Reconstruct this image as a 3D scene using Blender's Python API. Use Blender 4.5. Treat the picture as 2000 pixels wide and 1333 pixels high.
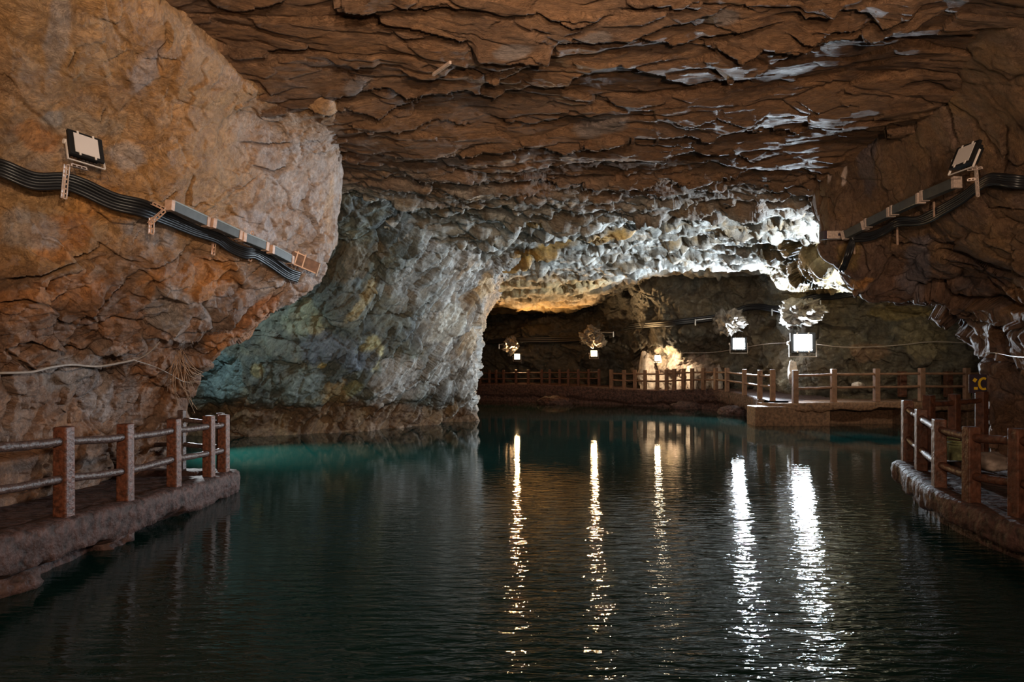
import bpy, bmesh, math, random
import numpy as np
from mathutils import Vector, Matrix, Quaternion
random.seed(7)
for o in list(bpy.data.objects): bpy.data.objects.remove(o)
SC = bpy.context.scene
COL = SC.collection
# ------------------------------------------------------------------ camera
CAM = Vector((0, 0, 2.5)); F = 1250.0; HX = 1000.0; HY = 700.0      # focal length in px, horizon row
cd = bpy.data.cameras.new('camera'); cam = bpy.data.objects.new('camera', cd); COL.objects.link(cam)
cam.location = CAM; cam.rotation_euler = (math.pi/2, 0, 0)
cd.sensor_width = 36; cd.lens = 22.5; cd.shift_y = 33.5/2000; cd.clip_end = 300
SC.camera = cam
# ------------------------------------------------------------------ world, exposure
w = bpy.data.worlds.new('world'); SC.world = w; w.use_nodes = True
bg = w.node_tree.nodes['Background']; bg.inputs[0].default_value = (1.0, 0.8, 0.62, 1); bg.inputs[1].default_value = 0.012
vs = SC.view_settings; vs.view_transform = 'Standard'; vs.look = 'None'; vs.gamma = 1; vs.exposure = 0.0; vs.use_curve_mapping = False
def at(px, py, d):                                                  # a point seen at (px, py), d metres ahead
    return Vector(((px-HX)/F*d, d, CAM.z-(py-HY)/F*d))
def spot(name, loc, target, power, col, angle=120, blend=0.6, size=0.25):
    l = bpy.data.lights.new(name, 'SPOT'); l.energy = power; l.color = col; l.spot_size = math.radians(angle); l.spot_blend = blend; l.shadow_soft_size = size
    o = bpy.data.objects.new(name, l); COL.objects.link(o); o.location = loc
    o.rotation_euler = (Vector(target)-Vector(loc)).to_track_quat('-Z', 'Y').to_euler(); return o
WARM = (1.0, 0.74, 0.52); COOL = (0.74, 0.88, 1.0); AMBER = (1.0, 0.62, 0.28)
# floodlights of the near chamber, on the path behind the viewpoint, plus an added low fill
spot('chamber_light', (2.6, -2.5, 4.4), (-6.2, 8.6, 5.2), 3000, (1.0, 0.79, 0.58), 88, 0.8, 0.2)
spot('chamber_light', (0.5, -5.0, 4.6), (1.0, 10, 6.6), 2900, WARM, 80, 0.9, 0.3)
spot('chamber_light', (1.5, -3.0, 2.4), (1.0, 8, 7.4), 2000, WARM, 84, 0.9, 0.3)  # added low fill, softens the black shadows on the ceiling
spot('chamber_light', (-2.4, -2.5, 4.4), (7.5, 9, 5.0), 1650, WARM, 84, 0.8, 0.2)
# lamps round the corner behind the left wall: pier, shallow water, walkway end
spot('corner_light', (-8.8, 16.0, 4.0), (-6.2, 20.0, 1.0), 330, (0.72, 0.95, 1.0), 150, 0.7, 0.12)
spot('corner_light', (-9.6, 17.0, 3.2), (-6.0, 16.4, 0.0), 8000, (0.80, 1.0, 0.96), 62, 1.0, 0.12)
spot('corner_light', (-7.95, 15.4, 2.6), (-5.7, 12.2, 0.8), 800, (0.9, 0.97, 1.0), 60, 0.8, 0.08)
# unseen white light added behind the right wall to brighten the far vault
spot('added_vault_light', (11.0, 17.3, 3.7), (0.5, 18.8, 6.2), 5200, COOL, 104, 0.8, 0.12)
spot('side_light', (13.5, 18.5, 3.4), (13.0, 26, 3.2), 350, (1.0, 0.84, 0.62), 100, 0.9, 0.15)  # warm light added out of view to lift the dark far wall
LAMPS = [  # px, py, depth, power, colour, lens size
    (1568, 670, 25.6, 950, COOL, 0.66), (1443, 672, 29.3, 2300, COOL, 0.50),
    (1160, 691, 36.6, 600, AMBER, 0.34), (1010, 697, 38.6, 600, AMBER, 0.32), (1284, 700, 33.2, 150, (1.0, 0.78, 0.5), 0.26)]

# ------------------------------------------------------------------ numeric noise
def _hash(ix, iy, iz, s):
    h = ix.astype(np.uint32)*np.uint32(374761393)+iy.astype(np.uint32)*np.uint32(668265263)+iz.astype(np.uint32)*np.uint32(2147483629)+np.uint32(s*974634777 & 0xffffffff)
    h = (h ^ (h >> np.uint32(13)))*np.uint32(1274126177)
    h = (h ^ (h >> np.uint32(15)))*np.uint32(2246822519)
    return h ^ (h >> np.uint32(16))
def rnd(ix, iy, iz, s): return (_hash(ix, iy, iz, s) & 0xffffff)/float(0xffffff)
def vnoise(p, s=0):                                                 # gradient noise, about -1..1
    p = p.astype(np.float32); i = np.floor(p).astype(np.int32); f = p-i.astype(np.float32); u = f*f*f*(f*(f*6-15)+10); out = 0
    for dx in (0, 1):
        for dy in (0, 1):
            for dz in (0, 1):
                h = _hash(i[:, 0]+dx, i[:, 1]+dy, i[:, 2]+dz, s)
                gx = (h & 1023)/511.5-1; gy = ((h >> 10) & 1023)/511.5-1; gz = ((h >> 20) & 1023)/511.5-1
                w_ = (u[:, 0] if dx else 1-u[:, 0])*(u[:, 1] if dy else 1-u[:, 1])*(u[:, 2] if dz else 1-u[:, 2])
                out = out + w_*(gx*(f[:, 0]-dx)+gy*(f[:, 1]-dy)+gz*(f[:, 2]-dz))
    return out*1.4
def fbm(p, oct=4, s=0, gain=0.5, ridged=False):
    a = 1.0; t = 0; n = 0; q = p.copy()
    for k in range(oct):
        v = vnoise(q, s+k*17)
        if ridged: v = 1-2*np.abs(v)
        t = t+a*v; n += a; a *= gain; q = q*2.03+11.7
    return t/n
def voro(p, s=0):                                                   # F2-F1, facet height, cell random
    p = p.astype(np.float32); i = np.floor(p).astype(np.int32); n = len(p)
    f1 = np.full(n, 9.); f2 = np.full(n, 9.); hh = np.zeros(n); rr = np.zeros(n)
    for dx in (-1, 0, 1):
        for dy in (-1, 0, 1):
            for dz in (-1, 0, 1):
                a, b, c = i[:, 0]+dx, i[:, 1]+dy, i[:, 2]+dz
                h = _hash(a, b, c, s); h2 = _hash(a, b, c, s+5)
                ex = a+(h & 1023)/1023.-p[:, 0]; ey = b+((h >> 10) & 1023)/1023.-p[:, 1]; ez = c+((h >> 20) & 1023)/1023.-p[:, 2]
                d = np.sqrt(ex*ex+ey*ey+ez*ez)
                tx = (h2 & 1023)/511.5-1; ty = ((h2 >> 10) & 1023)/511.5-1; tz = ((h2 >> 20) & 1023)/511.5-1
                r = rnd(a, b, c, s+9)
                m = d < f1
                f2 = np.where(m, f1, np.minimum(f2, d)); f1 = np.where(m, d, f1)
                hh = np.where(m, (r-0.5)+(tx*ex+ty*ey+tz*ez)*0.8, hh); rr = np.where(m, r, rr)
    return f2-f1, hh, rr
def sm(x, a, b):
    t = np.clip((x-a)/(b-a), 0, 1); return t*t*(3-2*t)
# ------------------------------------------------------------------ materials
def nodes(name):
    m = bpy.data.materials.new(name); m.use_nodes = True; nt = m.node_tree
    return m, nt, nt.nodes['Principled BSDF']
def N(nt, t, **k):
    n = nt.nodes.new(t)
    for a, b in k.items():
        if a in n.inputs: n.inputs[a].default_value = b
        else: setattr(n, a, b)
    return n
def ramp(nt, fac, stops):
    r = nt.nodes.new('ShaderNodeValToRGB'); e = r.color_ramp.elements
    while len(e) < len(stops): e.new(0.5)
    for x, (p, c) in zip(e, stops): x.position = p; x.color = (*c, 1) if len(c) == 3 else c
    nt.links.new(fac, r.inputs[0]); return r.outputs[0]
def simple(name, col, rough=0.5, metal=0.0, var=0.25, scale=8.0, bump=0.0, spec=0.5):
    m, nt, b = nodes(name)
    tc = N(nt, 'ShaderNodeTexCoord'); no = N(nt, 'ShaderNodeTexNoise', Scale=scale, Detail=6.0)
    nt.links.new(tc.outputs['Object'], no.inputs['Vector'])
    c1 = tuple(c*(1-var) for c in col); c2 = tuple(min(1, c*(1+var)) for c in col)
    nt.links.new(ramp(nt, no.outputs['Fac'], [(0.3, c1), (0.7, c2)]), b.inputs['Base Color'])
    b.inputs['Roughness'].default_value = rough; b.inputs['Metallic'].default_value = metal; b.inputs['Specular IOR Level'].default_value = spec
    if bump:
        bp = N(nt, 'ShaderNodeBump', Distance=bump, Strength=1.0); nt.links.new(no.outputs['Fac'], bp.inputs['Height']); nt.links.new(bp.outputs[0], b.inputs['Normal'])
    return m
def emit(name, col, strength):
    m, nt, b = nodes(name); b.inputs['Base Color'].default_value = (*col, 1)
    b.inputs['Emission Color'].default_value = (*col, 1); b.inputs['Emission Strength'].default_value = strength; return m
def rock(name, rough=(0.35, 0.65), scale=(1, 1, 1), bump=0.05, fine=1.0, rot=None, spec=0.5):
    m, nt, b = nodes(name); L = nt.links.new
    at_ = N(nt, 'ShaderNodeAttribute', attribute_name='mineral')
    tc = N(nt, 'ShaderNodeTexCoord'); mp = N(nt, 'ShaderNodeMapping'); L(tc.outputs['Object'], mp.inputs[0])
    mp.inputs['Scale'].default_value = scale
    if rot: mp.vector_type = 'TEXTURE'; mp.inputs['Rotation'].default_value = rot
    n1 = N(nt, 'ShaderNodeTexNoise', Scale=2.6*fine, Detail=12.0, Roughness=0.68, Distortion=0.6)
    n2 = N(nt, 'ShaderNodeTexNoise', Scale=11.0*fine, Detail=8.0, Roughness=0.7)
    v = N(nt, 'ShaderNodeTexVoronoi', feature='DISTANCE_TO_EDGE', Scale=3.2*fine)
    wn = N(nt, 'ShaderNodeVectorMath', operation='MULTIPLY_ADD'); wn.inputs[1].default_value = (1.6, 1.6, 1.6)
    for n in (n1, n2): L(mp.outputs[0], n.inputs['Vector'])
    L(n1.outputs['Color'], wn.inputs[0]); L(mp.outputs[0], wn.inputs[2]); L(wn.outputs[0], v.inputs['Vector'])
    va = ramp(nt, n2.outputs['Fac'], [(0.28, (0.55, 0.50, 0.48)), (0.5, (1, 1, 1)), (0.72, (1.35, 1.32, 1.3))])
    vb = ramp(nt, n1.outputs['Fac'], [(0.3, (0.72, 0.68, 0.66)), (0.5, (1, 1, 1)), (0.7, (1.25, 1.2, 1.12))])
    mx = N(nt, 'ShaderNodeMix', data_type='RGBA', blend_type='MULTIPLY'); mx.inputs[0].default_value = 1
    m2 = N(nt, 'ShaderNodeMix', data_type='RGBA', blend_type='MULTIPLY'); m2.inputs[0].default_value = 1
    L(at_.outputs['Color'], mx.inputs[6]); L(va, mx.inputs[7]); L(mx.outputs[2], m2.inputs[6]); L(vb, m2.inputs[7])
    L(m2.outputs[2], b.inputs['Base Color'])
    rr = N(nt, 'ShaderNodeMapRange'); rr.inputs[1].default_value = 0.35; rr.inputs[2].default_value = 0.65; rr.inputs[3].default_value = rough[0]; rr.inputs[4].default_value = rough[1]
    L(n1.outputs['Fac'], rr.inputs[0]); L(rr.outputs[0], b.inputs['Roughness']); b.inputs['Specular IOR Level'].default_value = spec
    ed = N(nt, 'ShaderNodeMapRange', interpolation_type='SMOOTHSTEP'); ed.inputs[2].default_value = 0.05; ed.inputs[3].default_value = -0.10; ed.inputs[4].default_value = 0
    L(v.outputs['Distance'], ed.inputs[0])
    h1 = N(nt, 'ShaderNodeMath', operation='MULTIPLY_ADD'); h1.inputs[1].default_value = 0.45
    L(n2.outputs['Fac'], h1.inputs[0]); L(n1.outputs['Fac'], h1.inputs[2])
    vf = N(nt, 'ShaderNodeTexVoronoi', feature='F1', Scale=5.5*fine); L(wn.outputs[0], vf.inputs['Vector'])
    h0 = N(nt, 'ShaderNodeMath', operation='MULTIPLY_ADD'); h0.inputs[1].default_value = 0.30; L(vf.outputs['Distance'], h0.inputs[0]); L(n1.outputs['Fac'], h0.inputs[2]); L(h0.outputs[0], h1.inputs[2])
    n3 = N(nt, 'ShaderNodeTexNoise', Scale=38.0*fine, Detail=6.0, Roughness=0.65); L(mp.outputs[0], n3.inputs['Vector'])
    h3 = N(nt, 'ShaderNodeMath', operation='MULTIPLY_ADD'); h3.inputs[1].default_value = 0.22; L(n3.outputs['Fac'], h3.inputs[0]); L(h1.outputs[0], h3.inputs[2])
    h2 = N(nt, 'ShaderNodeMath', operation='ADD'); L(h3.outputs[0], h2.inputs[0]); L(ed.outputs[0], h2.inputs[1])
    bp = N(nt, 'ShaderNodeBump', Distance=bump, Strength=1.0); L(h2.outputs[0], bp.inputs['Height']); L(bp.outputs[0], b.inputs['Normal'])
    return m
# ------------------------------------------------------------------ rock sheets
def catmull(P, n):                                                  # P (k, ..., 3) -> n samples along axis 0
    k = len(P); t = np.linspace(0, k-1, n); i = np.clip(np.floor(t).astype(int), 0, k-2); f = t-i
    f = f.reshape([-1]+[1]*(P.ndim-1))
    g = lambda j: P[np.clip(j, 0, k-1)]
    p0, p1, p2, p3 = g(i-1), g(i), g(i+1), g(i+2)
    p0 = np.where((i == 0).reshape(f.shape), 2*p1-p2, p0); p3 = np.where((i == k-2).reshape(f.shape), 2*p2-p1, p3)
    return 0.5*(2*p1+(p2-p0)*f+(2*p0-5*p1+4*p2-p3)*f*f+(3*p1-3*p2+p3-p0)*f**3)
def pix(p): return HX+p[:, 0]/np.maximum(p[:, 1], .3)*F, HY-(p[:, 2]-CAM.z)/np.maximum(p[:, 1], .3)*F
def seg_field(px, py, pts):
    """distance to the traced crack, signed (positive under it), and the taper towards its ends"""
    best = np.full(len(px), 1e9); sgn = np.zeros(len(px)); tap = np.zeros(len(px)); n = len(pts)-1
    for k in range(n):
        (x0, y0), (x1, y1) = pts[k], pts[k+1]; L = math.hypot(x1-x0, y1-y0)
        t = np.clip(((px-x0)*(x1-x0)+(py-y0)*(y1-y0))/(L*L), 0, 1)
        dx = px-(x0+t*(x1-x0)); dy = py-(y0+t*(y1-y0)); d = np.hypot(dx, dy)
        cr = ((x1-x0)*dy-(y1-y0)*dx)/L
        m = d < best; best = np.where(m, d, best); sgn = np.where(m, np.where(cr >= 0, 1, -1), sgn)
        u = (k+t)/n; tap = np.where(m, np.minimum(1, 6*np.minimum(u, 1-u)+0.12), tap)
    return best*sgn, tap
def normals(G):
    du = np.gradient(G, axis=1); dv = np.gradient(G, axis=0); n = np.cross(du, dv)
    return n/np.maximum(np.linalg.norm(n, axis=2, keepdims=True), 1e-9)
SHEETS = {}
def build_sheet(name, G, disp, color, mat, toward=CAM, cracks=(), crack_fn=None, label=None):
    nv, nu = G.shape[:2]; n = normals(G)
    c = np.array(toward)-G; s = np.sign((n*c).sum(2, keepdims=True)); n = n*np.where(np.median(s) >= 0, 1, -1)
    P = G.reshape(-1, 3); Nn = n.reshape(-1, 3)
    px, py = pix(P)
    j1 = fbm(P*1.7, 3, 91)*9; j2 = fbm(P*1.7+50, 3, 92)*9
    D, vec = disp(P, px, py)                                         # positive = out towards the chamber
    Q = P+Nn*D[:, None]
    if vec is not None: Q = Q+vec
    for cr in cracks:
        pts, lip, rec, wd = cr
        if np.hypot(*(np.array(pts[-1])-np.array(pts[0]))) < 1: continue
        xs = [a for a, b in pts]; ys = [b for a, b in pts]
        m = (px > min(xs)-90) & (px < max(xs)+90) & (py > min(ys)-90) & (py < max(ys)+90)
        if not m.any(): continue
        sd, tp = seg_field(px[m]+j1[m], py[m]+j2[m], pts)
        Q[m] = Q[m]+crack_fn(sd, tp, lip, rec, wd, Nn[m])
    me = bpy.data.meshes.new(name)
    idx = np.arange(nv*nu).reshape(nv, nu)
    q = np.stack([idx[:-1, :-1], idx[:-1, 1:], idx[1:, 1:], idx[1:, :-1]], -1).reshape(-1, 4)
    me.vertices.add(len(Q)); me.vertices.foreach_set('co', Q.astype(np.float32).ravel())
    me.loops.add(q.size); me.loops.foreach_set('vertex_index', q.astype(np.int32).ravel())
    me.polygons.add(len(q)); me.polygons.foreach_set('loop_start', np.arange(0, q.size, 4, dtype=np.int32)); me.polygons.foreach_set('loop_total', np.full(len(q), 4, dtype=np.int32))
    me.polygons.foreach_set('use_smooth', np.ones(len(q), dtype=bool))
    me.update(calc_edges=True)
    C = np.clip(color(P, px, py), 0, 1)
    a = me.color_attributes.new('mineral', 'FLOAT_COLOR', 'POINT'); a.data.foreach_set('color', np.concatenate([C, np.ones((len(C), 1))], 1).astype(np.float32).ravel())
    me.materials.append(mat)
    o = bpy.data.objects.new(name, me); COL.objects.link(o); o['kind'] = 'structure'
    if label: o['label'] = label
    qx, qy = pix(Q); SHEETS[name] = (qx, qy, Q[:, 1])
    return o
def depth_on(names, px, py, rad=10, q=10):
    """depth of the nearest rock seen around (px, py)"""
    best = 1e9
    for nm in names:
        x, y, d = SHEETS[nm]; m = (np.abs(x-px) < rad) & (np.abs(y-py) < rad)
        if m.any(): best = min(best, np.percentile(d[m], q))
    return best
def ctrl(rows, nv, nu):
    A = np.array([[(at(*e[1:]) if e[0] == 'p' else Vector(e[1:])) for e in r] for r in rows], float)
    return catmull(catmull(A, nv).transpose(1, 0, 2), nu).transpose(1, 0, 2)
def palette(P, s, cols, scale=0.7, contrast=1.0, stretch=(1, 1, 1)):
    """cols: list of (colour, weight); blotches of minerals"""
    q = P*np.array(stretch)*scale; out = np.zeros((len(P), 3)); tot = np.zeros(len(P))
    wp = np.stack([fbm(q*1.3+9, 3, s+70), fbm(q*1.3+19, 3, s+71), fbm(q*1.3+29, 3, s+72)], 1)*0.8
    for k, (c, w_) in enumerate(cols):
        f = np.exp(contrast*4.0*fbm(q+wp+k*31.3, 5, s+k*7, 0.6))*w_
        out += f[:, None]*np.array(c); tot += f
    return out/tot[:, None]
def patch(C, px, py, P, x, y, rx, ry, col, s=0, ang=0, k=1.0):
    a = math.radians(ang); dx = px-x; dy = py-y
    u = (dx*math.cos(a)+dy*math.sin(a))/rx; v = (-dx*math.sin(a)+dy*math.cos(a))/ry
    r = np.sqrt(u*u+v*v); m = r < 2
    if not m.any(): return C
    nz = fbm(P[m]*1.8+s, 5, 300+s, 0.62)
    w_ = (sm(-(r[m]+nz*0.9), -1.15, -0.75)*k)[:, None]
    C[m] = C[m]*(1-w_)+np.array(col)*w_; return C
def rough_rock(P, s, big=0.35, mid=0.16, small=0.05, stretch=(1, 1, 1), sc=(0.35, 1.1, 3.4), edge=0.06):
    q = P*np.array(stretch)
    wp = np.stack([fbm(q*0.9+3, 3, s+40), fbm(q*0.9+13, 3, s+41), fbm(q*0.9+23, 3, s+42)], 1)*0.45
    D = big*fbm(q*sc[0], 3, s)
    e1, h1, r1 = voro((q+wp)*sc[1], s+1); e2, h2, r2 = voro((q+wp*0.6)*sc[2], s+2)
    D += mid*h1-edge*np.exp(-(e1/0.06)**2)*1.0
    D += small*h2-edge*0.3*np.exp(-(e2/0.08)**2)
    D += small*0.7*fbm(q*5.0, 4, s+3, 0.6)
    return D
# ---- ceiling -------------------------------------------------------------
def line(*p): return list(zip(p[::2], p[1::2]))
CEIL_CRACKS = [
    (line(620,0,640,22,680,28,735,30), .07,.20,12), (line(700,45,750,60,820,62,880,72,920,78), .08,.22,12),
    (line(920,90,940,97,1000,99,1065,95,1080,80), .14,.42,16), (line(1080,80,1130,68,1190,60,1240,60,1310,75,1345,77,1400,60,1450,45,1520,38), .07,.22,12),
    (line(785,140,850,148,880,136), .08,.18,9), (line(930,138,970,150,1020,125,1050,108,1100,100), .08,.22,11),
    (line(655,187,710,180,760,172,795,188,820,182,870,182,920,178,965,190,1000,175,1040,160,1070,165,1110,152,1120,140,1170,120,1210,115,1280,135,1340,160,1400,156,1470,135), .12,.30,14),
    (line(650,215,700,210,740,218,790,207,860,186), .08,.22,11),
    (line(652,293,700,285,770,288,850,285,930,282,1000,272,1035,266,1090,274,1140,272,1200,257,1260,252,1340,246,1390,250,1430,235,1500,240,1560,245,1610,240), .16,.46,17),
    (line(860,322,900,318,1000,320,1060,310,1120,305,1180,298,1260,294,1330,290,1370,280,1400,275,1470,300,1530,290), .10,.30,13),
    (line(670,350,760,340,850,338,960,342,1010,336,1080,345,1180,352,1260,340,1300,330,1350,340,1410,330,1480,318,1590,318), .12,.40,15),
    (line(880,362,940,378,1010,368,1050,360), .08,.25,11), (line(680,385,760,380,850,395,930,398,1010,405,1100,392,1180,398), .09,.3,11),
    (line(1400,85,1450,92,1500,78,1560,82,1620,65,1700,62,1740,40,1800,28,1850,15), .16,.46,17),
    (line(1560,17,1600,18,1640,3), .09,.24,11), (line(1545,57,1600,60,1625,42,1690,44), .09,.24,11), (line(1705,32,1750,16,1800,-6), .09,.24,11),
    (line(1240,60,1300,40,1350,30,1420,10), .06,.16,10), (line(1400,155,1440,148,1500,120,1560,96,1610,85), .07,.20,11),
    (line(1290,215,1350,225,1400,212,1460,225,1500,205), .05,.14,9), (line(400,40,450,52,500,40,560,30), .06,.16,10),
    (line(640,128,700,136,745,130), .06,.14,9), (line(1060,20,1120,32,1180,22), .06,.14,9), (line(770,18,840,24,900,14,960,22), .06,.15,9),
    (line(950,228,1040,236,1110,222,1180,214), .05,.14,9), (line(700,235,780,242,850,232,930,240), .05,.14,9), (line(1000,455,1090,440,1180,446,1290,430), .07,.2,10),
    (line(1180,415,1260,400,1340,405,1450,380,1560,372), .08,.24,11), (line(1250,375,1330,365,1400,352,1500,350,1590,352), .08,.24,11)]
def ceil_crack(sd, tp, lip, rec, wd, n):
    near = np.where(sd < 0, np.exp(sd/(wd*2.2)), 0); far = np.where(sd >= 0, np.exp(-(sd/(wd*0.75))**2), 0)*sm(sd, -0.5, 1.5)
    v = np.zeros((len(sd), 3)); v[:, 2] = tp*(-1.1*lip*near+0.55*rec*far); return v
def ceil_z(Y):
    return np.interp(Y, [0, 4, 8, 13, 18, 22, 26, 32, 40, 46], [7.2, 6.6, 6.4, 6.4, 6.15, 5.95, 5.85, 5.65, 5.35, 5.2])
def make_ceiling():
    rows = 660; cols = 780
    e = np.linspace(-330, 640, rows)                                 # rows get closer with distance
    Yg = np.linspace(3, 46, 600); yy = HY-(ceil_z(Yg)-CAM.z)/Yg*F
    Y = np.interp(e, yy, Yg); Y[0] = 1.5; 
    px = np.linspace(60, 2050, cols)
    G = np.zeros((rows, cols, 3)); G[..., 1] = Y[:, None]; G[..., 0] = (px[None]-HX)/F*(Y[:, None]+0.8)
    G[..., 2] = ceil_z(Y)[:, None]+(0.85*sm(Y, 22, 29))[:, None]*sm(G[..., 0], 3.0, 7.0)
    G[..., 2] += 0.012*np.maximum(0, np.abs(G[..., 0]+0.5)-5)**2*-1.0*(Y[:, None] < 16)
    # raised, dropped relief of the far vault
    def disp(P, px, py):
        q = P*np.array((0.55, 1.25, 1))
        far = sm(P[:, 1], 11.5, 14.5)
        D = rough_rock(P, 11, 0.45, 0.10, 0.04, (0.5, 1.25, 1), (0.3, 1.0, 3.2), 0.02)*(1+0.8*far)
        D += far*0.07*fbm(P*np.array((3.2, 6.0, 3)), 4, 19, 0.65, True)
        # bedding: thin beds ending in broken lips
        wv = fbm(P*np.array((0.22, 0.5, 1)), 4, 60)*3.2
        ph = P[:, 1]*0.95-P[:, 0]*0.12+wv; saw = ph-np.floor(ph)
        prof = np.where(saw < 0.86, saw/0.86, (1-saw)/0.14)
        amp = (0.012+0.16*far)*(0.5+0.9*np.clip(fbm(P*0.5, 2, 66)+0.4, 0, 1))
        D += amp*(prof-0.5)
        ph = ph*2.7+fbm(P*np.array((0.8, 1.2, 1)), 3, 61)*1.2; saw = ph-np.floor(ph)
        D += (0.006+0.07*far)*(np.where(saw < 0.8, saw/0.8, (1-saw)/0.2)-0.5)
        # hanging flakes near the lit vault
        e, h, r = voro(P*np.array((1.3, 2.0, 1))+fbm(P*1.1, 2, 67)[:, None]*0.5, 68)
        fl = (r > 0.74)*np.clip(e*2.6, 0, 1)**0.7*far
        D += 0.26*fl*sm(P[:, 1], 13, 17)*sm(-P[:, 1], -27, -23)
        return D, None
    def color(P, px, py):
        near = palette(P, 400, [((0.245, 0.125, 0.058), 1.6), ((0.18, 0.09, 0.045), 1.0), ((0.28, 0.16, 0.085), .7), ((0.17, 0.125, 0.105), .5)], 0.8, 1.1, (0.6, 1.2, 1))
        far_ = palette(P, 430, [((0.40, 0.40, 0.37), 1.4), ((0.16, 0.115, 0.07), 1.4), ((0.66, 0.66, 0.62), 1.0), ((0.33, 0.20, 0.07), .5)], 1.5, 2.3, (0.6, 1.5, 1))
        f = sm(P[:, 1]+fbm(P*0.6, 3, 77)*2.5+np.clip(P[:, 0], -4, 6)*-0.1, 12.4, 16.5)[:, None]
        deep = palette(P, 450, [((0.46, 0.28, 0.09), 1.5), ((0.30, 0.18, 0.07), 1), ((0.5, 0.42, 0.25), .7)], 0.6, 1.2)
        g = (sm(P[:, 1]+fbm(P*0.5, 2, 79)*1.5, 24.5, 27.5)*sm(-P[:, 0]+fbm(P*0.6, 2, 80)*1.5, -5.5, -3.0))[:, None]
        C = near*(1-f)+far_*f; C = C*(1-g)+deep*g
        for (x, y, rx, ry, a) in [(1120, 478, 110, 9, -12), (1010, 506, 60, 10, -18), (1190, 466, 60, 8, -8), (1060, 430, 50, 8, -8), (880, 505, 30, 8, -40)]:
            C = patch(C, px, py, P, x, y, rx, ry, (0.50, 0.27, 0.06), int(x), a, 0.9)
        for (x, y, rx, ry) in [(1160, 60, 30, 12), (1180, 235, 60, 16), (870, 133, 16, 8), (1000, 80, 36, 10), (1410, 30, 40, 14), (700, 170, 30, 12), (870, 300, 40, 14)]:
            C = patch(C, px, py, P, x, y, rx, ry, (0.28, 0.24, 0.23), int(x), -10, 0.7)
        return C
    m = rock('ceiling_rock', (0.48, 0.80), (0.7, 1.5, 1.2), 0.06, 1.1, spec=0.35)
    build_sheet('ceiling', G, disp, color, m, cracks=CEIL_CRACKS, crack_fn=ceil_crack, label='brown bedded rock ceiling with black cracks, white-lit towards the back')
make_ceiling()
# ---- left wall -----------------------------------------------------------
def wall_crack(sd, tp, lip, rec, wd, n):
    near = np.where(sd < 0, np.exp(sd/(wd*1.8)), 0); far = np.where(sd >= 0, np.exp(-(sd/(wd*0.8))**2), 0)*sm(sd, -0.5, 2.0)
    return n*(tp*(lip*near-rec*far))[:, None]
LEFT_CRACKS = [
    (line(0,548,60,535,110,510,160,500,200,480), .06,.22,9), (line(150,640,178,600,190,580,232,560,250,552), .12,.40,12),
    (line(60,650,120,628,160,640,240,628,330,640,420,620,440,600,500,590), .05,.16,8),
    (line(300,660,330,650,380,655,440,632,480,602), .18,.60,15), (line(290,518,310,510,345,492), .08,.3,8), (line(400,505,430,510,470,492), .05,.2,7),
    (line(0,700,60,668,130,690,200,700,270,690), .05,.18,9), (line(130,120,137,100,145,88), .03,.12,5), (line(190,235,192,215,200,205), .03,.12,5),
    (line(540,185,580,190,610,200,655,215), .10,.3,10), (line(455,375,480,360,500,345), .02,.08,4), (line(470,275,520,280,560,272), .04,.14,6),
    (line(520,590,545,560,555,535,570,520), .05,.3,9), (line(490,322,530,330,560,318), .03,.12,6), (line(320,40,326,80,310,100,315,140), .03,.10,6),
    (line(0,590,40,580,90,590,130,570), .05,.16,8), (line(20,690,90,735,180,720,240,745), .04,.14,8), (line(190,470,230,500,270,505), .03,.1,6)]
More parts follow.
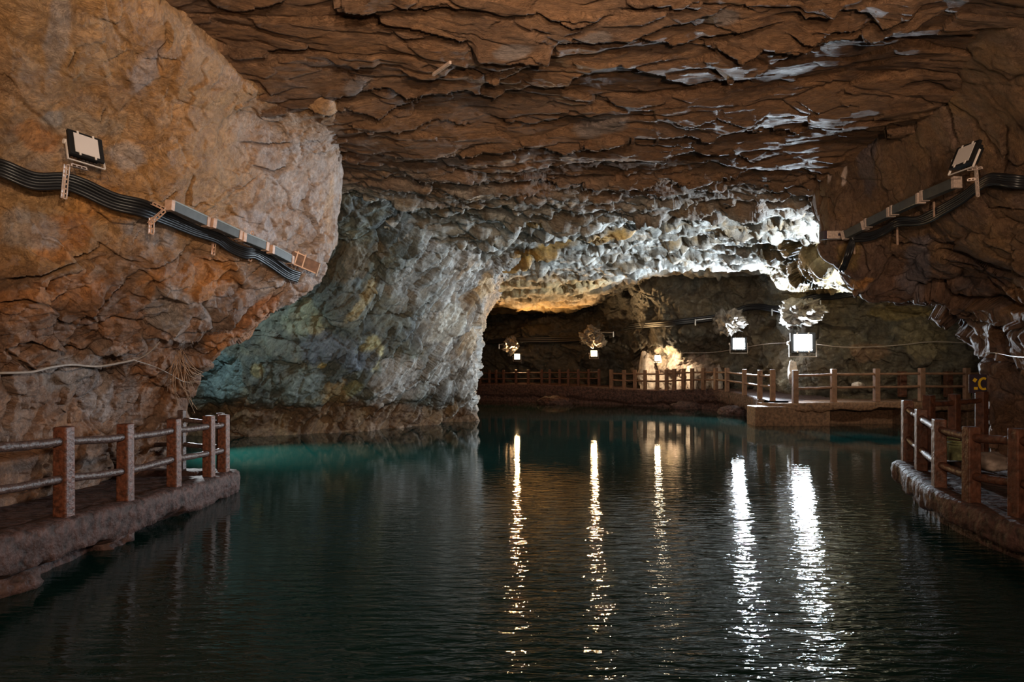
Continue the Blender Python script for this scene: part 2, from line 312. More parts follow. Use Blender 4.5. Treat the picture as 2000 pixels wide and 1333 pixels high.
def make_left():
    w_ = lambda *a: ('w', *a)
    p = lambda *a: ('p', *a)
    R = [
     # behind viewer, off frame, ... , edge, wrap, wrap
     [w_(-4.2,1,8.2), p(-160,-260,5.6), p(60,-220,6.0), p(240,-180,6.8), p(400,-90,8.2), p(500,40,9.2), p(580,130,10.2), p(625,180,10.6), w_(-4.6,14.0,8.0), w_(-8,15,8.2)],
     [w_(-4.8,1,6.6), p(-160,-60,6.0), p(50,-20,6.6), p(220,0,7.0), p(360,70,7.9), p(480,150,9.0), p(580,195,9.8), p(648,208,10.0), w_(-4.4,14.2,7.0), w_(-8,15,7.2)],
     [w_(-5.4,1,5.2), p(-160,180,6.6), p(40,190,7.4), p(210,200,8.0), p(370,220,8.6), p(490,250,9.8), p(590,280,10.8), p(656,300,11.9), w_(-4.3,14.4,6.0), w_(-8,15.2,6.2)],
     [w_(-5.8,1,4.2), p(-160,350,7.0), p(40,350,7.9), p(210,360,8.5), p(370,370,9.2), p(490,375,10.3), p(590,378,11.5), p(657,380,12.7), w_(-4.4,14.4,5.3), w_(-8,15.2,5.3)],
     [w_(-6.0,1,3.4), p(-160,480,7.2), p(40,480,8.1), p(200,480,8.8), p(350,475,9.6), p(480,470,10.6), p(580,465,11.6), p(651,462,12.7), w_(-4.6,14.4,4.6), w_(-8,15.3,4.6)],
     [w_(-6.1,1,2.9), p(-160,590,7.3), p(40,580,8.2), p(180,570,9.0), p(320,560,9.8), p(440,552,10.7), p(540,548,11.6), p(602,550,12.4), w_(-5.4,14.2,3.9), w_(-8.2,15.3,3.9)],
     [w_(-6.2,1,2.4), p(-160,690,7.4), p(30,670,8.4), p(150,655,9.2), p(270,642,10.0), p(370,635,10.8), p(450,630,11.4), p(510,628,12.1), w_(-6.2,14.0,3.1), w_(-8.6,15.3,3.1)],
     [w_(-6.3,1,1.8), p(-160,790,7.5), p(20,755,8.6), p(120,738,9.5), p(220,722,10.3), p(300,715,11.1), p(360,712,11.8), p(404,712,12.4), w_(-7.2,13.8,2.4), w_(-9.2,15.3,2.4)],
     [w_(-6.5,1,1.1), p(-160,920,7.6), p(10,850,8.8), p(100,825,9.7), p(180,805,10.5), p(250,795,11.3), p(310,790,12.0), p(378,788,12.7), w_(-7.8,13.8,1.5), w_(-9.6,15.3,1.5)],
     [w_(-6.6,1,0.2), p(-160,1050,7.7), p(0,980,8.9), p(90,940,9.8), p(160,915,10.6), p(220,900,11.4), p(280,890,12.1), p(350,885,12.8), w_(-8.0,13.8,0.5), w_(-9.8,15.3,0.4)],
     [w_(-6.7,1,-0.9), p(-160,1250,7.8), p(-5,1130,9.1), p(80,1070,10.0), p(150,1030,10.8), p(210,1010,11.6), p(270,995,12.2), p(335,980,12.9), w_(-8.0,13.8,-1.0), w_(-9.8,15.3,-1.0)]]
    G = ctrl(R, 640, 560)
    def disp(P, px, py):
        low = sm(py, 330, 560)
        D = rough_rock(P, 21, 0.30, 0.10, 0.045, (1, 1, 1.1), (0.5, 1.15, 3.9), 0.02)*(0.55+0.85*low)+0.03*fbm(P*2.4, 5, 27, 0.65, True)
        rt = sm(px, 430, 600)*sm(py, 180, 300)                        # foliated right part
        a = P[:, 0]*0.5+P[:, 1]*0.6-P[:, 2]*0.8
        D += rt*0.05*fbm(np.stack([a*4.5, (P[:, 0]+P[:, 2])*1.6, P[:, 1]*1.2], 1), 4, 23, 0.6, True)
        edge = sm(px, 600, 650)
        return D*(1-0.3*edge), None
    def color(P, px, py):
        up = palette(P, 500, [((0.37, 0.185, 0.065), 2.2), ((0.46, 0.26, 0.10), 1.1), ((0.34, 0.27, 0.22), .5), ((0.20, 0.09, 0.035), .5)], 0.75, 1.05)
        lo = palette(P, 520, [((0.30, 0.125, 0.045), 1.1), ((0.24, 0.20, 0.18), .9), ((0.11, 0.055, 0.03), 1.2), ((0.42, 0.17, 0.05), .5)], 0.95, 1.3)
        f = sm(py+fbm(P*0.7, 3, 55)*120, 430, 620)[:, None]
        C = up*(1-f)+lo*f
        gr = palette(P, 540, [((0.42, 0.37, 0.36), 1.3), ((0.30, 0.16, 0.08), 1.0), ((0.52, 0.48, 0.48), .5)], 1.6, 1.6)
        g = (sm(px+fbm(P*0.9, 3, 56)*90, 440, 580)*sm(py+fbm(P*0.9, 2, 57)*60, 190, 280))[:, None]
        C = C*(1-g*0.75)+gr*g*0.75
        for (x, y, rx, ry, a, c) in [
            (110, 60, 26, 90, 10, (.36, .30, .27)), (285, 130, 22, 60, 25, (.36, .29, .27)), (70, 260, 50, 30, 20, (.44, .17, .04)), (150, 240, 90, 30, 5, (.36, .27, .19)),
            (95, 230, 26, 20, 0, (.36, .33, .32)), (250, 300, 40, 30, 10, (.38, .33, .31)), (190, 400, 60, 45, -20, (.48, .21, .05)), (120, 460, 70, 40, -20, (.42, .16, .04)), (60, 450, 60, 40, 0, (.32, .27, .24)),
            (290, 450, 60, 30, 20, (.30, .26, .25)), (430, 470, 60, 40, 20, (.42, .25, .14)), (410, 540, 60, 40, 0, (.48, .19, .045)), (330, 560, 60, 40, 0, (.40, .17, .05)), (120, 560, 90, 30, -10, (.38, .15, .045)),
            (60, 590, 70, 25, 0, (.40, .16, .05)), (330, 600, 40, 50, 20, (.30, .26, .24)), (500, 620, 60, 20, -50, (.45, .17, .05)), (430, 660, 40, 18, -40, (.46, .18, .05)), (200, 780, 30, 50, 20, (.34, .30, .29)),
            (130, 740, 60, 30, 0, (.26, .21, .18)), (290, 730, 30, 40, 10, (.36, .16, .07)), (640, 400, 12, 60, 5, (.44, .26, .13)), (500, 440, 40, 26, 40, (.46, .40, .40)), (375, 430, 30, 16, 0, (.42, .21, .09)), (560, 230, 60, 20, 10, (.44, .32, .24))]:
            C = patch(C, px, py, P, x, y, rx, ry, c, int(x+y), a, 0.65)
        return C
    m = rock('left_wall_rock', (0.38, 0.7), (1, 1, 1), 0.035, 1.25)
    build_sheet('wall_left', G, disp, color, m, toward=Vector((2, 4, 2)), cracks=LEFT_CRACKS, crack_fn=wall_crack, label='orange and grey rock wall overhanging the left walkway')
make_left()
# ---- right wall ----------------------------------------------------------
RIGHT_CRACKS = [
    (line(2000,545,1950,540,1900,520,1850,505,1820,500), .07,.22,9), (line(2000,612,1950,600,1900,595,1860,588,1830,560,1800,575,1780,590), .12,.4,12),
    (line(1810,560,1840,580,1870,605,1920,625,1990,635,2040,640), .10,.32,12), (line(1900,660,1860,640,1840,615,1800,612,1770,595), .10,.4,12),
    (line(1850,20,1840,90,1830,160,1850,220,1870,280), .05,.16,12), (line(1710,245,1740,235,1760,228), .06,.2,7), (line(1500,130,1560,110,1620,90), .03,.1,8),
    (line(1740,480,1780,470,1830,480,1870,472), .04,.14,8), (line(1880,690,1940,700,2000,720), .05,.2,9), (line(1680,560,1720,540,1740,500), .04,.16,8),
    (line(1930,410,1960,402,1990,408), .04,.15,7), (line(1950,350,1960,300,1950,250), .03,.1,8)]
def make_right():
    w_ = lambda *a: ('w', *a); p = lambda *a: ('p', *a)
    R = [
     [w_(8.5,15.5,8.2), w_(6.5,14.6,8.0), p(1690,120,11.6), p(1740,30,9.6), p(1800,-60,8.2), p(1900,-160,7.0), p(2100,-230,6.0), w_(4.6,1,8.2)],
     [w_(9,15.5,7.0), w_(6.9,14.9,7.0), p(1603,335,13.4), p(1660,230,12.1), p(1740,130,10.4), p(1850,30,8.3), p(2120,-20,6.4), w_(5.2,1,6.6)],
     [w_(9,15.6,6.1), w_(7.0,15.0,6.2), p(1606,378,13.4), p(1670,330,12.4), p(1760,270,11.0), p(1870,200,9.3), p(2120,150,7.2), w_(5.8,1,5.6)],
     [w_(9,15.6,5.4), w_(7.2,15.0,5.5), p(1613,440,13.5), p(1680,400,12.6), p(1770,360,11.4), p(1880,310,9.9), p(2130,290,7.8), w_(6.3,1,4.8)],
     [w_(9.4,15.6,4.7), w_(7.7,15.0,4.7), p(1624,500,13.6), p(1700,460,12.7), p(1790,430,11.6), p(1900,410,10.2), p(2140,400,8.2), w_(6.6,1,4.0)],
     [w_(10,15.6,4.0), w_(8.6,15.0,4.1), p(1700,562,13.6), p(1770,530,12.7), p(1840,510,11.8), p(1930,500,10.6), p(2150,500,8.5), w_(6.9,1,3.4)],
     [w_(11,15.4,3.5), w_(9.8,14.8,3.5), p(1830,612,13.6), p(1870,590,12.9), p(1910,580,12.2), p(1970,575,11.2), p(2160,580,8.8), w_(7.1,1,2.9)],
     [w_(11.5,15.2,2.9), w_(10.6,14.6,2.9), p(1902,668,13.4), p(1925,655,12.8), p(1950,650,12.2), p(1995,650,11.4), p(2170,670,9.0), w_(7.2,1,2.3)],
     [w_(11.8,15.0,2.2), w_(10.9,14.4,2.3), p(1920,735,13.0), p(1940,730,12.6), p(1965,730,12.2), p(2010,735,11.6), p(2180,770,9.3), w_(7.4,1,1.7)],
     [w_(12,15.0,1.3), w_(11.0,14.4,1.4), p(1930,800,12.8), p(1950,800,12.6), p(1975,800,12.4), p(2015,810,12.0), p(2190,860,9.8), w_(7.8,1,1.1)],
     [w_(12,15.0,0.3), w_(11.0,14.4,0.4), p(1938,880,12.7), p(1960,885,12.7), p(1985,890,12.6), p(2025,900,12.3), p(2190,960,10.3), w_(8.2,1,0.3)],
     [w_(12,15.0,-1), w_(11.0,14.4,-1), p(1942,1030,12.7), p(1965,1030,12.7), p(1990,1040,12.6), p(2030,1050,12.3), p(2190,1130,10.4), w_(8.2,1,-1)]]
    G = ctrl(R, 560, 440)
    def disp(P, px, py):
        low = sm(py, 400, 560)
        D = rough_rock(P, 31, 0.32, 0.10, 0.035, (1.2, 1, 0.8), (0.5, 1.1, 3.4), 0.025)*(0.6+0.9*low)
        return D, None
    def color(P, px, py):
        C = palette(P, 600, [((0.20, 0.105, 0.05), 1.6), ((0.26, 0.15, 0.065), .8), ((0.16, 0.11, 0.10), .9), ((0.10, 0.06, 0.04), .7)], 0.9, 1.2, (1.2, 1, .7))
        lo = palette(P, 620, [((0.22, 0.115, 0.07), 1.2), ((0.15, 0.12, 0.12), 1.0), ((0.09, 0.05, 0.035), 1.0), ((0.30, 0.15, 0.06), .4)], 1.2, 1.3)
        f = sm(py+fbm(P*0.7, 3, 58)*100, 440, 560)[:, None]; C = C*(1-f)+lo*f
        for (x, y, rx, ry, a, c) in [(1650, 345, 5, 22, 15, (.62, .48, .42)), (1622, 345, 4, 14, 10, (.55, .42, .36)), (1696, 262, 4, 16, 5, (.62, .48, .42)), (1735, 160, 4, 12, 0, (.55, .42, .30)),
            (1700, 300, 20, 70, 0, (.12, .09, .09)), (1690, 545, 22, 8, 0, (.42, .20, .07)), (1660, 500, 25, 30, 0, (.24, .15, .06)), (1790, 520, 30, 60, 10, (.17, .14, .15)), (1990, 590, 40, 30, 0, (.30, .16, .08)), (1780, 40, 60, 60, 0, (.24, .12, .05)), (1830, 595, 22, 16, 0, (.30, .17, .10))]:
            C = patch(C, px, py, P, x, y, rx, ry, c, int(x+y), a, 0.9)
        return C
    m = rock('right_wall_rock', (0.55, 0.85), (1.2, 1, 0.8), 0.04, 1.25, spec=0.3)
    build_sheet('wall_right', G, disp, color, m, toward=Vector((-2, 4, 2)), cracks=RIGHT_CRACKS, crack_fn=wall_crack, label='dark brown rock wall overhanging the right walkway')
make_right()
# ---- grey-green pier -----------------------------------------------------
PIER_CRACKS = [(line(580,850,610,815,640,790), .1,.35,9), (line(700,845,740,800,790,760,830,735), .12,.4,10), (line(520,800,545,780), .06,.2,7), (line(450,640,520,650,560,660), .04,.14,7),
    (line(620,610,680,620,740,615,830,610,870,600), .05,.2,9), (line(790,845,830,800,860,750,890,720), .1,.3,9), (line(690,640,730,600,760,560,800,530), .05,.2,8), (line(845,840,870,800,890,760), .07,.24,8), (line(720,720,760,690,800,640,850,560,880,510), .08,.26,9),
    (line(770,700,840,600,900,500), .06,.2,8), (line(880,700,905,640,935,560), .06,.2,7)]
def make_pier():
    w_ = lambda *a: ('w', *a); p = lambda *a: ('p', *a)
    R = [
     [w_(-14,19,7.6), p(330,120,14), p(480,140,14.2), p(600,180,14.4), p(720,240,15.2), p(840,330,18), p(930,410,20.5), p(1000,470,22.5), w_(-0.2,27,6.6), w_(0.6,32,6.4)],
     [w_(-14,19.5,6.4), p(330,330,14.8), p(480,340,14.8), p(600,345,14.6), p(720,370,15.6), p(840,420,18.4), p(930,462,20.8), p(1014,504,22.6), w_(-0.6,27,5.7), w_(-0.2,32,5.6)],
     [w_(-14,20,5.6), p(330,450,16.8), p(480,450,16.6), p(610,445,16.2), p(730,450,17.0), p(850,470,18.8), p(925,490,20.9), p(976,522,22.6), w_(-1.0,27,5.1), w_(-1.0,32,5.0)],
     [w_(-14,20,4.8), p(320,540,18.2), p(470,540,17.8), p(600,540,17.6), p(720,540,18.2), p(830,545,19.8), p(905,550,21.4), p(952,560,22.9), w_(-1.4,27,4.3), w_(-1.6,32,4.2)],
     [w_(-14,20,4.0), p(310,620,18.9), p(450,620,18.5), p(590,620,18.4), p(710,620,19.0), p(820,620,20.4), p(890,620,22.0), p(937,620,23.4), w_(-1.8,27.5,3.6), w_(-2.0,32,3.6)],
     [w_(-14,20,3.0), p(300,700,19.3), p(440,700,18.9), p(580,700,19.0), p(700,700,19.6), p(800,700,21.0), p(880,700,22.6), p(934,695,24.0), w_(-2.0,28,2.8), w_(-2.4,32,2.8)],
     [w_(-14,20,2.0), p(290,770,19.8), p(430,770,19.5), p(570,770,19.8), p(690,770,20.4), p(790,770,21.8), p(870,765,23.3), p(930,758,24.6), w_(-2.1,28,1.7), w_(-2.5,32,1.7)],
     [w_(-14,20.3,0.6), p(280,835,20.6), p(430,838,20.4), p(570,838,20.8), p(690,836,21.6), p(790,826,22.8), p(870,820,24.4), p(935,814,25.4), w_(-2.0,28,0.3), w_(-2.4,32,0.3)],
     [w_(-14,20.4,-1.2), p(270,940,20.6), p(430,940,20.4), p(570,935,20.9), p(690,925,21.8), p(790,910,23.2), p(870,895,24.8), p(938,880,25.8), w_(-1.9,28,-1.2), w_(-2.3,32,-1.2)]]
    G = ctrl(R, 460, 480)
    c45 = math.cos(math.radians(52)); s45 = math.sin(math.radians(52))
    def disp(P, px, py):
        u = P[:, 0]*c45+P[:, 2]*s45; v = -P[:, 0]*s45+P[:, 2]*c45       # bedding climbing to the right
        q = np.stack([u*0.45, P[:, 1]*0.7, v*1.5], 1)
        rt = sm(px, 600, 800)
        D = (0.25+0.75*rt)*rough_rock(q, 43, 0.2, 0.36, 0.12, (1, 1, 1), (0.5, 0.95, 2.8), 0.05)
        D += (1-0.5*rt)*rough_rock(P, 41, 0.5, 0.16, 0.06, (1, 1, 1), (0.4, 1.0, 3.2), 0.03)
        D += rt*0.15*fbm(q*2.4, 4, 44, 0.6, True)
        D -= 0.15*sm(py, 770, 800)*sm(-py, -860, -830)
        return D, None
    def color(P, px, py):
        u = P[:, 0]*c45+P[:, 2]*s45; v = -P[:, 0]*s45+P[:, 2]*c45; q = np.stack([u*0.6, P[:, 1], v*1.6], 1)
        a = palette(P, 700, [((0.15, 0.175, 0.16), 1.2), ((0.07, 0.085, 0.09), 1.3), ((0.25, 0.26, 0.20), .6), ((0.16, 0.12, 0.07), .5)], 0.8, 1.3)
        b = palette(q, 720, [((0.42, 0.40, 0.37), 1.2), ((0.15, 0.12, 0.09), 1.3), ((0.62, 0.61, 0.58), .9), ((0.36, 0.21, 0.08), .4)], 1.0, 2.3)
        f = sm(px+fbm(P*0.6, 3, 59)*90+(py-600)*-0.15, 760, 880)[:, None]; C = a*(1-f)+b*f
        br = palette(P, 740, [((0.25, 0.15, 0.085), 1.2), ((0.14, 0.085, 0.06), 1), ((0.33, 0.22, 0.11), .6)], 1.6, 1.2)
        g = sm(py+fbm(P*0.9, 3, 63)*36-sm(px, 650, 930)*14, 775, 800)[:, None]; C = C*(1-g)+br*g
        for (x, y, rx, ry, a_, c) in [(430, 740, 45, 55, 20, (.20, .30, .32)), (590, 620, 36, 40, 0, (.34, .36, .26)), (620, 640, 18, 30, 0, (.42, .37, .22)), (725, 685, 20, 34, 0, (.40, .34, .16)), (655, 770, 30, 28, 0, (.38, .26, .12)),
            (700, 590, 12, 50, 40, (.33, .25, .12)), (630, 715, 8, 8, 0, (.45, .33, .12)), (505, 720, 14, 14, 0, (.36, .30, .16)), (690, 760, 24, 14, -30, (.30, .29, .16)), (770, 740, 60, 40, -45, (.44, .41, .38)), (870, 630, 22, 45, 35, (.54, .50, .42)),
            (950, 590, 14, 60, 25, (.46, .30, .18)), (912, 660, 20, 40, 25, (.46, .34, .22)), (940, 560, 12, 30, 20, (.55, .36, .18)), (640, 680, 60, 30, 0, (.13, .15, .18)), (600, 750, 40, 30, 0, (.22, .26, .25)), (690, 510, 60, 30, -20, (.17, .13, .08)), (700, 700, 40, 20, 0, (.12, .14, .17)), (845, 520, 60, 20, -50, (.30, .30, .28))]:
            C = patch(C, px, py, P, x, y, rx, ry, c, int(x+y), a_, 0.85)
        return C
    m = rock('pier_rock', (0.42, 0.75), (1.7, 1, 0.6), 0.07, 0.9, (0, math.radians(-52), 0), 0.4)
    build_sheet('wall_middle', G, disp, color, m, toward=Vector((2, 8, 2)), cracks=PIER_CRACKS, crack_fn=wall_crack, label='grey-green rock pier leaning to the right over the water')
make_pier()
# ---- back wall -----------------------------------------------------------
BACK_CRACKS = [(line(960,675,1050,668,1130,664,1230,655), .15,.5,8), (line(1480,600,1540,612,1640,640,1700,636), .1,.3,7), (line(1600,560,1680,575,1760,600,1830,615), .08,.3,7), (line(1240,720,1250,680,1290,660,1330,668), .2,.7,8)]
def make_back():
    w_ = lambda *a: ('w', *a); p = lambda *a: ('p', *a)
    xs = [880, 960, 1060, 1160, 1240, 1310, 1390, 1455, 1515, 1570, 1640, 1740, 1850, 2000, 2200]
    dep = {  # row y: depth at the columns
      380: [44, 44, 42, 36, 30.5, 30.5, 30.5, 27, 19.6, 18.8, 18.6, 19.5, 25, 25, 25],
      440: [44, 44, 42, 37, 31, 31, 31, 29.5, 20.4, 18.8, 18.6, 19.5, 25, 25, 25],
      500: [44, 44, 42, 37.5, 32, 31, 31, 30, 23.5, 19.0, 18.7, 20, 25.2, 25, 25],
      545: [44, 44, 42, 37.8, 32.5, 31.2, 31, 30.4, 27, 20.5, 18.9, 21, 25.4, 25, 25],
      566: [44, 43.5, 41.5, 38, 33, 31.4, 31, 30.6, 28.4, 26.4, 25.8, 25.8, 25.6, 24.6, 24.2],
      596: [44, 43, 41, 38, 34, 31.6, 31, 30.8, 28.8, 26.6, 26.2, 26.0, 25.8, 24.4, 24],
      640: [40.5, 39.6, 38.8, 37.6, 35, 32, 31, 30.6, 28.8, 26.8, 26.2, 25.9, 25.6, 24.8, 24.4],
      690: [40.5, 39.6, 38.8, 37.8, 36.5, 34, 32.5, 31, 29, 27, 26.2, 25.8, 25.4, 25, 24.6],
      745: [41, 40.4, 39.6, 38.6, 37.4, 35.4, 33.4, 31.6, 29.4, 27.4, 26.6, 26.2, 25.8, 25.4, 25],
      800: [43, 42.5, 41, 39.8, 37.8, 35.8, 33.8, 32, 29.6, 27.6, 26.8, 26.4, 26, 25.6, 25.2],
      880: [43, 42.5, 41, 40, 38, 36, 34, 32.2, 29.8, 27.8, 27, 26.6, 26.2, 25.8, 25.4]}
    R = [[w_(-9, 44, CAM.z-(y-HY)/F*44)]+[p(x, y, d) for x, d in zip(xs, dd)] for y, dd in dep.items()]
    G = ctrl(R, 400, 720)
    def disp(P, px, py):
        D = rough_rock(P, 51, 0.6, 0.34, 0.13, (1, 1, 1), (0.3, 0.7, 2.1), 0.06)
        D += 0.25*fbm(P*np.array((1.4, 1, 0.5)), 3, 53, 0.6, True)*sm(px, 1200, 1260)*sm(-px, -1480, -1420)
        return D, None
    def color(P, px, py):
        C = palette(P, 800, [((0.15, 0.12, 0.08), 1.3), ((0.11, 0.12, 0.11), 1.0), ((0.21, 0.155, 0.08), .7), ((0.07, 0.055, 0.04), .8)], 0.6, 1.3)
        wet = sm(-px+fbm(P*0.4, 3, 65)*60, -1290, -1200)[:, None]; C = C*(1-0.62*wet)  # wet masks the far-left recess; its shade is darkened into the rock colour
        ok = palette(P, 820, [((0.34, 0.23, 0.09), 1.4), ((0.22, 0.17, 0.08), 1), ((0.40, 0.30, 0.15), .5)], 0.8, 1.0)
        g = (sm(px, 1490, 1560)*sm(-py+fbm(P*0.6, 3, 64)*30, -600, -560))[:, None]; C = C*(1-g)+ok*g
        for (x, y, rx, ry, a_, c) in [(1760, 610, 60, 14, 0, (.34, .25, .10)), (1800, 660, 60, 40, 0, (.26, .21, .12)), (1280, 720, 40, 50, 0, (.46, .36, .26)), (1350, 725, 60, 40, 0, (.46, .36, .30)), (1540, 730, 14, 40, 20, (.40, .36, .28)), (1700, 690, 40, 20, 0, (.24, .15, .09))]:
            C = patch(C, px, py, P, x, y, rx, ry, c, int(x+y), a_, 0.85)
        return C
    m = rock('back_wall_rock', (0.34, 0.66), (1, 1, 1), 0.09, 0.6)
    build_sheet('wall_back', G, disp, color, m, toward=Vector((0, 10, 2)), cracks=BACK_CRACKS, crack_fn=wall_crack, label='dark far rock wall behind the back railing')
make_back()
# ---- pool ----------------------------------------------------------------
def water_material():
    m, nt, b = nodes('cave_water'); L = nt.links.new
    geo = N(nt, 'ShaderNodeNewGeometry'); sep = N(nt, 'ShaderNodeSeparateXYZ'); L(geo.outputs['Position'], sep.inputs[0])
    b.inputs['Base Color'].default_value = (0.0028, 0.017, 0.0145, 1); b.inputs['Roughness'].default_value = 0.02; b.inputs['IOR'].default_value = 1.333
    def wave(scale, det, st, seed):
        mp = N(nt, 'ShaderNodeMapping'); mp.inputs['Scale'].default_value = st; mp.inputs['Location'].default_value = (seed, seed*2, 0); mp.inputs['Rotation'].default_value = (0, 0, math.radians(seed*3-8))
        L(geo.outputs['Position'], mp.inputs[0]); n = N(nt, 'ShaderNodeTexNoise', Scale=scale, Detail=det, Roughness=0.5, Distortion=0.4); L(mp.outputs[0], n.inputs['Vector']); return n.outputs['Fac']
    a = wave(6.0, 3.0, (0.42, 1.6, 1), 3); c = wave(1.3, 2, (0.8, 1.2, 1), 1)
    c0 = N(nt, 'ShaderNodeMapRange'); c0.inputs[1].default_value = 21; c0.inputs[2].default_value = 5; c0.inputs[3].default_value = 0; c0.inputs[4].default_value = 1
    L(sep.outputs['Y'], c0.inputs[0]); c1 = N(nt, 'ShaderNodeMath', operation='POWER'); c1.inputs[1].default_value = 2.3; L(c0.outputs[0], c1.inputs[0])
    calm = N(nt, 'ShaderNodeMath', operation='MULTIPLY_ADD'); calm.inputs[1].default_value = 0.97; calm.inputs[2].default_value = 0.03; L(c1.outputs[0], calm.inputs[0])
    lf = N(nt, 'ShaderNodeMapRange', interpolation_type='SMOOTHSTEP'); lf.inputs[1].default_value = -4.5; lf.inputs[2].default_value = 0.5; lf.inputs[3].default_value = 0.32; lf.inputs[4].default_value = 1
    L(sep.outputs['X'], lf.inputs[0])
    k = N(nt, 'ShaderNodeMath', operation='MULTIPLY'); L(calm.outputs[0], k.inputs[0]); L(lf.outputs[0], k.inputs[1])
    s = N(nt, 'ShaderNodeMath', operation='MULTIPLY_ADD'); s.inputs[1].default_value = 0.35; L(c, s.inputs[0]); L(a, s.inputs[2])
    bp = N(nt, 'ShaderNodeBump', Distance=0.034); L(s.outputs[0], bp.inputs['Height']); L(k.outputs[0], bp.inputs['Strength']); L(bp.outputs[0], b.inputs['Normal'])
    return m
def mesh_obj(name, verts, faces, mat, parent=None, smooth=False):
    me = bpy.data.meshes.new(name); me.from_pydata([tuple(v) for v in verts], [], faces); me.update()
    if mat: me.materials.append(mat)
    if smooth:
        for p in me.polygons: p.use_smooth = True
    o = bpy.data.objects.new(name, me); COL.objects.link(o)
    if parent: o.parent = parent
    return o
wt = mesh_obj('pool_water', [(-16, -1, 0), (22, -1, 0), (22, 48, 0), (-16, 48, 0)], [(0, 1, 2, 3)], water_material())
wt['kind'] = 'stuff'; wt['label'] = 'dark green still cave water with fine ripples'; wt['category'] = 'water'
# ------------------------------------------------------------------ mesh helpers
class MB:
    def __init__(s): s.v = []; s.f = []
    def box(s, c, size, R=None, taper=1.0):
        c = Vector(c); hx, hy, hz = [a/2 for a in size]; b = len(s.v)
        for z in (-1, 1):
            k = taper if z > 0 else 1.0
            for x, y in ((-1, -1), (1, -1), (1, 1), (-1, 1)):
                v = Vector((x*hx*k, y*hy*k, z*hz)); s.v.append(c+(R @ v if R else v))
        s.f += [(b, b+3, b+2, b+1), (b+4, b+5, b+6, b+7)]+[(b+i, b+(i+1) % 4, b+4+(i+1) % 4, b+4+i) for i in range(4)]; return s
    def beam(s, p, q, w_, h, up=Vector((0, 0, 1)), off=(0, 0)):      # box between two points
        p, q = Vector(p), Vector(q); d = (q-p); L = d.length; d.normalize(); x = d.cross(up).normalized(); u = x.cross(d).normalized()
        R = Matrix((x, d, u)).transposed(); return s.box((p+q)/2+x*off[0]+u*off[1], (w_, L, h), R)
    def tube(s, pts, r, n=8, cap=True):
        pts = [Vector(p) for p in pts]; b = len(s.v); m = len(pts); side = None
        for i, p in enumerate(pts):
            t = (pts[min(i+1, m-1)]-pts[max(i-1, 0)]).normalized()
            if side is None: side = t.orthogonal().normalized()
            side = (side-t*side.dot(t)).normalized(); up = t.cross(side)
            rr = r[i] if hasattr(r, '__len__') else r
            for k in range(n):
                a = 2*math.pi*k/n; s.v.append(p+(side*math.cos(a)+up*math.sin(a))*rr)
        for i in range(m-1):
            for k in range(n): s.f.append((b+i*n+k, b+i*n+(k+1) % n, b+(i+1)*n+(k+1) % n, b+(i+1)*n+k))
        if cap: s.f += [tuple(b+n-1-k for k in range(n)), tuple(b+(m-1)*n+k for k in range(n))]
        return s
    def build(s, name, mat, parent=None, bevel=0, smooth=False):
        o = mesh_obj(name, s.v, s.f, mat, parent, smooth)
        if parent: o.matrix_parent_inverse = Matrix.Identity(4)
        if bevel:
            b = o.modifiers.new('bevel', 'BEVEL'); b.width = bevel; b.segments = 2; b.limit_method = 'ANGLE'
        return o
def tag(o, label, cat, group=None):
    o['label'] = label; o['category'] = cat
    if group: o['group'] = group
    return o
def thing(name, label, cat, loc=(0, 0, 0), R=None, group=None):
    o = bpy.data.objects.new(name, None); COL.objects.link(o); o.location = loc; o.empty_display_size = 0.1
    if R: o.rotation_mode = 'QUATERNION'; o.rotation_quaternion = R.to_quaternion()
    return tag(o, label, cat, group)
def smooth_path(pts, n):
    return [Vector(v) for v in catmull(np.array([tuple(p) for p in pts], float), n)]
